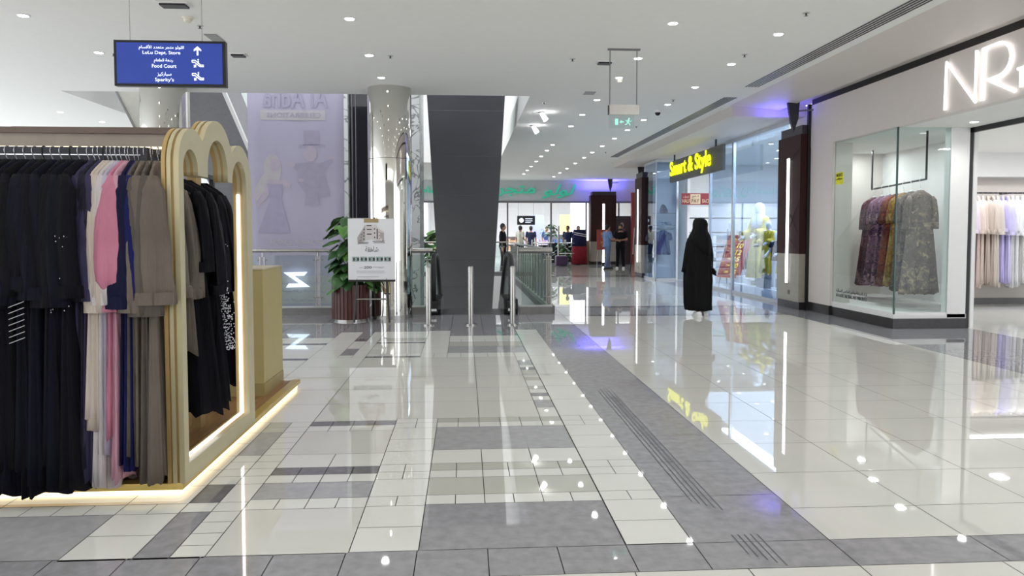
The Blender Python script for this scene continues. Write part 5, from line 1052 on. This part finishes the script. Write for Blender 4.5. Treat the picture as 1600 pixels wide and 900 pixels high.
# items inside: posters, sign, counters, plants
def slab(name, x0, x1, y, z0, z1, m_, lab, cat, d=.05): return tag(MB().box(x0, x1, y, y + d, z0, z1).build(name, m_), lab, cat)
nb = thing('hanging_sign', (2.85, 34.6, 1.78), 'small black hanging sign with white roundel inside the department store', 'sign')
m = MB(); m.box(-.42, .42, 0, .06, 0, .42); m.build('panel', BLACK, nb); m = MB(); m.tube([(-.22, -.004, .21), (-.22, -.012, .21)], .11, 16); m.build('roundel', SIGNW, nb)
m = MB(); m.box(-.04, .30, -.006, 0, .26, .30).box(-.04, .30, -.006, 0, .17, .20).box(-.04, .22, -.006, 0, .10, .13); m.build('text_bars', SIGNW, nb)
for x in (-.35, .35): m = MB(); m.tube([(x, .03, .42), (x, .03, 1.95)], .006, 6); m.build('wire', GREY, nb)
slab('wall_poster', 3.35, 4.0, 37.5, 1.1, 2.3, mat('lilac_poster', (158, 164, 214), .6, emit=.3), 'tall lilac poster inside the department store', 'poster')
slab('wall_poster', 4.95, 5.75, 38.5, 1.5, 2.35, mat('yellow_poster', (232, 226, 112), .6, emit=.5), 'yellow upper poster inside the department store', 'poster')
slab('wall_poster', 4.95, 5.75, 38.5, .9, 1.48, mat('orange_poster', (226, 170, 130), .6, emit=.4), 'orange lower poster inside the department store', 'poster')
bp = slab('lit_display', 5.15, 6.0, 36.0, .4, 2.95, mat('white_lightbox', (250, 248, 255), .6, emit=1.5), 'bright white light box with pink flowers by the store entrance', 'light box')
for k, (x, z) in enumerate(((5.35, 1.1), (5.55, .95), (5.75, 1.2))): m = MB(); disc(m, x, z, .13, .16, 35.985); m.build('printed_flower', mat('pink_flower_print', (206, 168, 214), .6, emit=.6), bp)
# stock gondolas
for k, (x0, x1, y, h, rgb, lab) in enumerate(((-1.9, -.6, 38.0, 1.3, (206, 176, 140), 'sand-coloured stock shelf left of the dark escalator'), (2.0, 2.9, 39.0, 1.25, (214, 160, 120), 'orange stock shelf behind the cream-shirted shopper'), (4.25, 5.0, 37.0, 1.35, (96, 120, 158), 'blue stock shelf inside the department store'), (3.6, 4.2, 36.6, .95, (196, 168, 200), 'pink and white stock bin beside the blue stock shelf'), (.2, 1.4, 38.0, 1.3, (150, 150, 170), 'grey stock shelf behind the escalator'))):
    o = thing('stock_shelf', ((x0 + x1) / 2, y, 0), lab, 'shelf unit'); w_ = (x1 - x0) / 2
    m = MB(); m.box(-w_, w_, 0, .5, 0, .1).box(-w_, w_, .45, .5, 0, h).box(-w_, -w_ + .03, 0, .5, 0, h).box(w_ - .03, w_, 0, .5, 0, h)
    for z in (.45, .8, h - .03): m.box(-w_, w_, 0, .5, z, z + .03)
    m.build('shelf_frame', WHITE, o)
    m = MB()
    for z in (.1, .48, .83):
        x = -w_ + .05
        while x < w_ - .12: m.box(x, x + .09, .03, .25, z, z + rs.uniform(.16, .28)); x += .12
    q = m.build('packs', fabric('packs_%d' % k if False else 'stock_' + lab.split()[0].replace('-', '_'), rgb, .5, .4, 12), o); q['kind'] = 'stuff'
ct = tag(MB().box(3.9, 5.2, 34.3, 34.9, 0, .95).build('checkout_counter', mat('black_counter', (28, 30, 34), .4), bevel=.02), 'long black counter at the department store entrance', 'counter')
cs = tag(MB().box(5.2, 5.75, 33.0, 33.5, 0, 1.05).build('reception_desk', fabric('tan_wood_desk', (150, 128, 100)), bevel=.02), 'tan desk beside the brown pillar at the store entrance', 'desk')
rb = thing('promotion_stand', (5.0, 32.2, 0), 'navy and dark red draped promotion stand at the store entrance', 'promotion stand')
m = MB(); m.loft([(0, 0, 1.55, .26, .16), (0, 0, 1.3, .30, .2), (0, 0, .82, .32, .22)], 40, .012, 9); m.build('upper_drape', fabric('navy_drape', (30, 34, 66)), rb, smooth=True)
m = MB(); m.loft([(0, 0, .82, .33, .23), (0, 0, .4, .33, .23), (0, 0, .03, .34, .24)], 40, .012, 9); m.build('lower_drape', fabric('dark_red_drape', (120, 30, 42)), rb, smooth=True)
m = MB(); m.tube([(-.26, -.17, 1.42), (.28, -.19, 1.32)], .015, 6).tube([(-.26, -.18, 1.34), (.28, -.2, 1.24)], .015, 6); m.build('white_stripe', WHITE, rb)
for k, (x, y) in enumerate(((4.05, 32.0), (4.5, 33.0), (3.0, 33.0))):
    o = thing('queue_post', (x, y, 0), 'steel gate post, %s near the department store entrance' % ('tallest one', 'one by the green plants', 'left one')[k], 'post', 'steel gate posts')
    m = MB(); m.tube([(0, 0, 0), (0, 0, 1.7 if k == 0 else 1.1)], .04, 12); m.build('post', STEEL, o); m = MB(); m.tube([(0, 0, .95), (1.0, .1, .95)], .02, 8).tube([(0, 0, .5), (1.0, .1, .5)], .02, 8); m.build('gate_arm', STEEL, o)
tag(MB().box(3.80, 4.30, 30.8, 31.3, .02, .44).build('storage_crate', mat('purple_plastic', (58, 34, 70), .5), bevel=.05), 'purple crate on the floor behind the receding railing', 'crate')
for k, (x, y) in enumerate(((4.35, 33.1), (5.0, 33.15))):
    o = thing('potted_plant', (x, y, 0), 'green bushy plant %s at the department store entrance' % ('left of the gate post', 'right of the gate post')[k], 'potted plant'); m = MB(); m.cyl(0, 0, 0, .3, .16, 16, .2); m.build('pot', BLACK, o); plant(o, 40, .7, .28, .3, 20 + k, .14)
tw = thing('flower_arrangement', (4.0, 34.6, .95), 'grey-blue tall floral arrangement on the black counter', 'floral arrangement'); m = MB(); m.cyl(0, 0, 0, .3, .08, 16, .1); m.build('vase', STEEL, tw); plant(tw, 30, .6, .4, .3, 31, .14)
# red stand sign and red panels
ez = thing('easel_poster', (5.9, 31.3, 0), 'red poster on a thin steel easel in front of the far brown pillar', 'easel sign')
m = MB(); m.box(-.29, .29, 0, .03, .68, 1.55); m.build('poster_board', mat('brick_red', (150, 62, 56), .6), ez)
for x in (-.24, .24): m = MB(); m.tube([(x, .02, .7), (x * 1.2, -.05, 0)], .012, 6); m.build('leg', STEEL, ez)
m = MB(); m.tube([(0, .05, 1.8), (0, .4, 0)], .012, 6); m.build('leg', STEEL, ez); m = MB(); m.box(-.13, .13, -.006, 0, 1.3, 1.42).box(-.1, .1, -.006, 0, 1.2, 1.25).box(-.13, .13, -.006, 0, .95, 1.05).box(-.08, .08, -.006, 0, .8, .92); m.build('print_blocks', mat('ochre_print', (186, 128, 74), .6), ez)
pp = slab('advert_panel', 6.72, 7.6, 33.0, 0, 2.16, mat('dark_brown_poster', (72, 62, 66), .5), 'dark brown advertising panel with faint face behind the two men', 'advertising panel')
m = MB(); disc(m, 7.05, 1.75, .09, .13, 32.985); m.build('printed_face', mat('print_pink_skin', (176, 150, 146), .6), pp); m = MB(); m.prism([(6.92, 1.6), (7.2, 1.6), (7.3, 1.0), (6.85, 1.0)], 'y', 32.985, 32.995); m.build('printed_dress', mat('print_plum', (108, 78, 90), .6), pp)
rp = slab('red_panel', 7.4, 8.1, 32.6, 0, 3.2, mat('brick_red', (150, 62, 56), .6), 'tall brick-red panel between the dark advert and the second brown pillar', 'panel', .2)
m = MB(); m.box(7.5, 7.95, 32.585, 32.6, 1.2, 1.45); m.build('yellow_print', mat('ochre_print', (186, 128, 74), .6), rp)
la = thing('leaning_easel', (5.88, 24.9, 0), 'black easel seen edge-on beside the second brown pillar', 'easel', None, -.22)
m = MB(); m.tube([(-.28, 0, 0), (-.05, 0, 1.5)], .018, 8); m.build('leg', BLACK, la); m = MB(); m.tube([(.1, .3, 0), (-.05, .05, 1.5)], .018, 8); m.build('leg', BLACK, la); m = MB(); m.box(-.2, .1, -.3, .3, .66, .68); m.build('tray', BLACK, la)
pb2 = MB().box(-.01, .01, -.32, .32, 0, .9).build('poster_board', mat('pale_board', (190, 190, 194), .6), la, loc=(-.17, 0, .68)); pb2.rotation_euler = (0, .05, 0)
# shoppers in the store
CRM = fabric('cream_shirt', (214, 208, 186)); NVY = fabric('navy_shirt', (30, 40, 66)); GRT = fabric('grey_trousers', (70, 72, 80)); WHS = fabric('white_shirt', (220, 222, 226))
person((2.55, 34.2, 0), 2.3, 'person in cream shirt turned away inside the department store', J(wrl=(-.22, -.2, 1.0)), CRM, BT, DS, vox=.016)
person((3.15, 35.4, 0), 2.9, 'person in navy shirt right of the cream-shirted shopper', J(), NVY, GRT, DS, vox=.016)
person((4.1, 37.0, 0), 0, 'person in blue shirt farther back beside the lilac poster', J(), fabric('mid_blue_shirt', (60, 84, 120)), GRT, DS, vox=.016)
person((1.35, 26.6, 0), 1.3, 'person in black standing just right of the dark escalator beyond the railing', J(), BK, BT, DS, vox=.016, long_sleeve=True)
person((5.35, 34.8, 0), .2, 'person in white shirt behind the tan desk', J(), WHS, BT, DS, vox=.016)
person((4.72, 33.9, 0), -.6, 'person in dark clothes behind the navy promotion stand', J(), NVY, BT, DS, vox=.016)
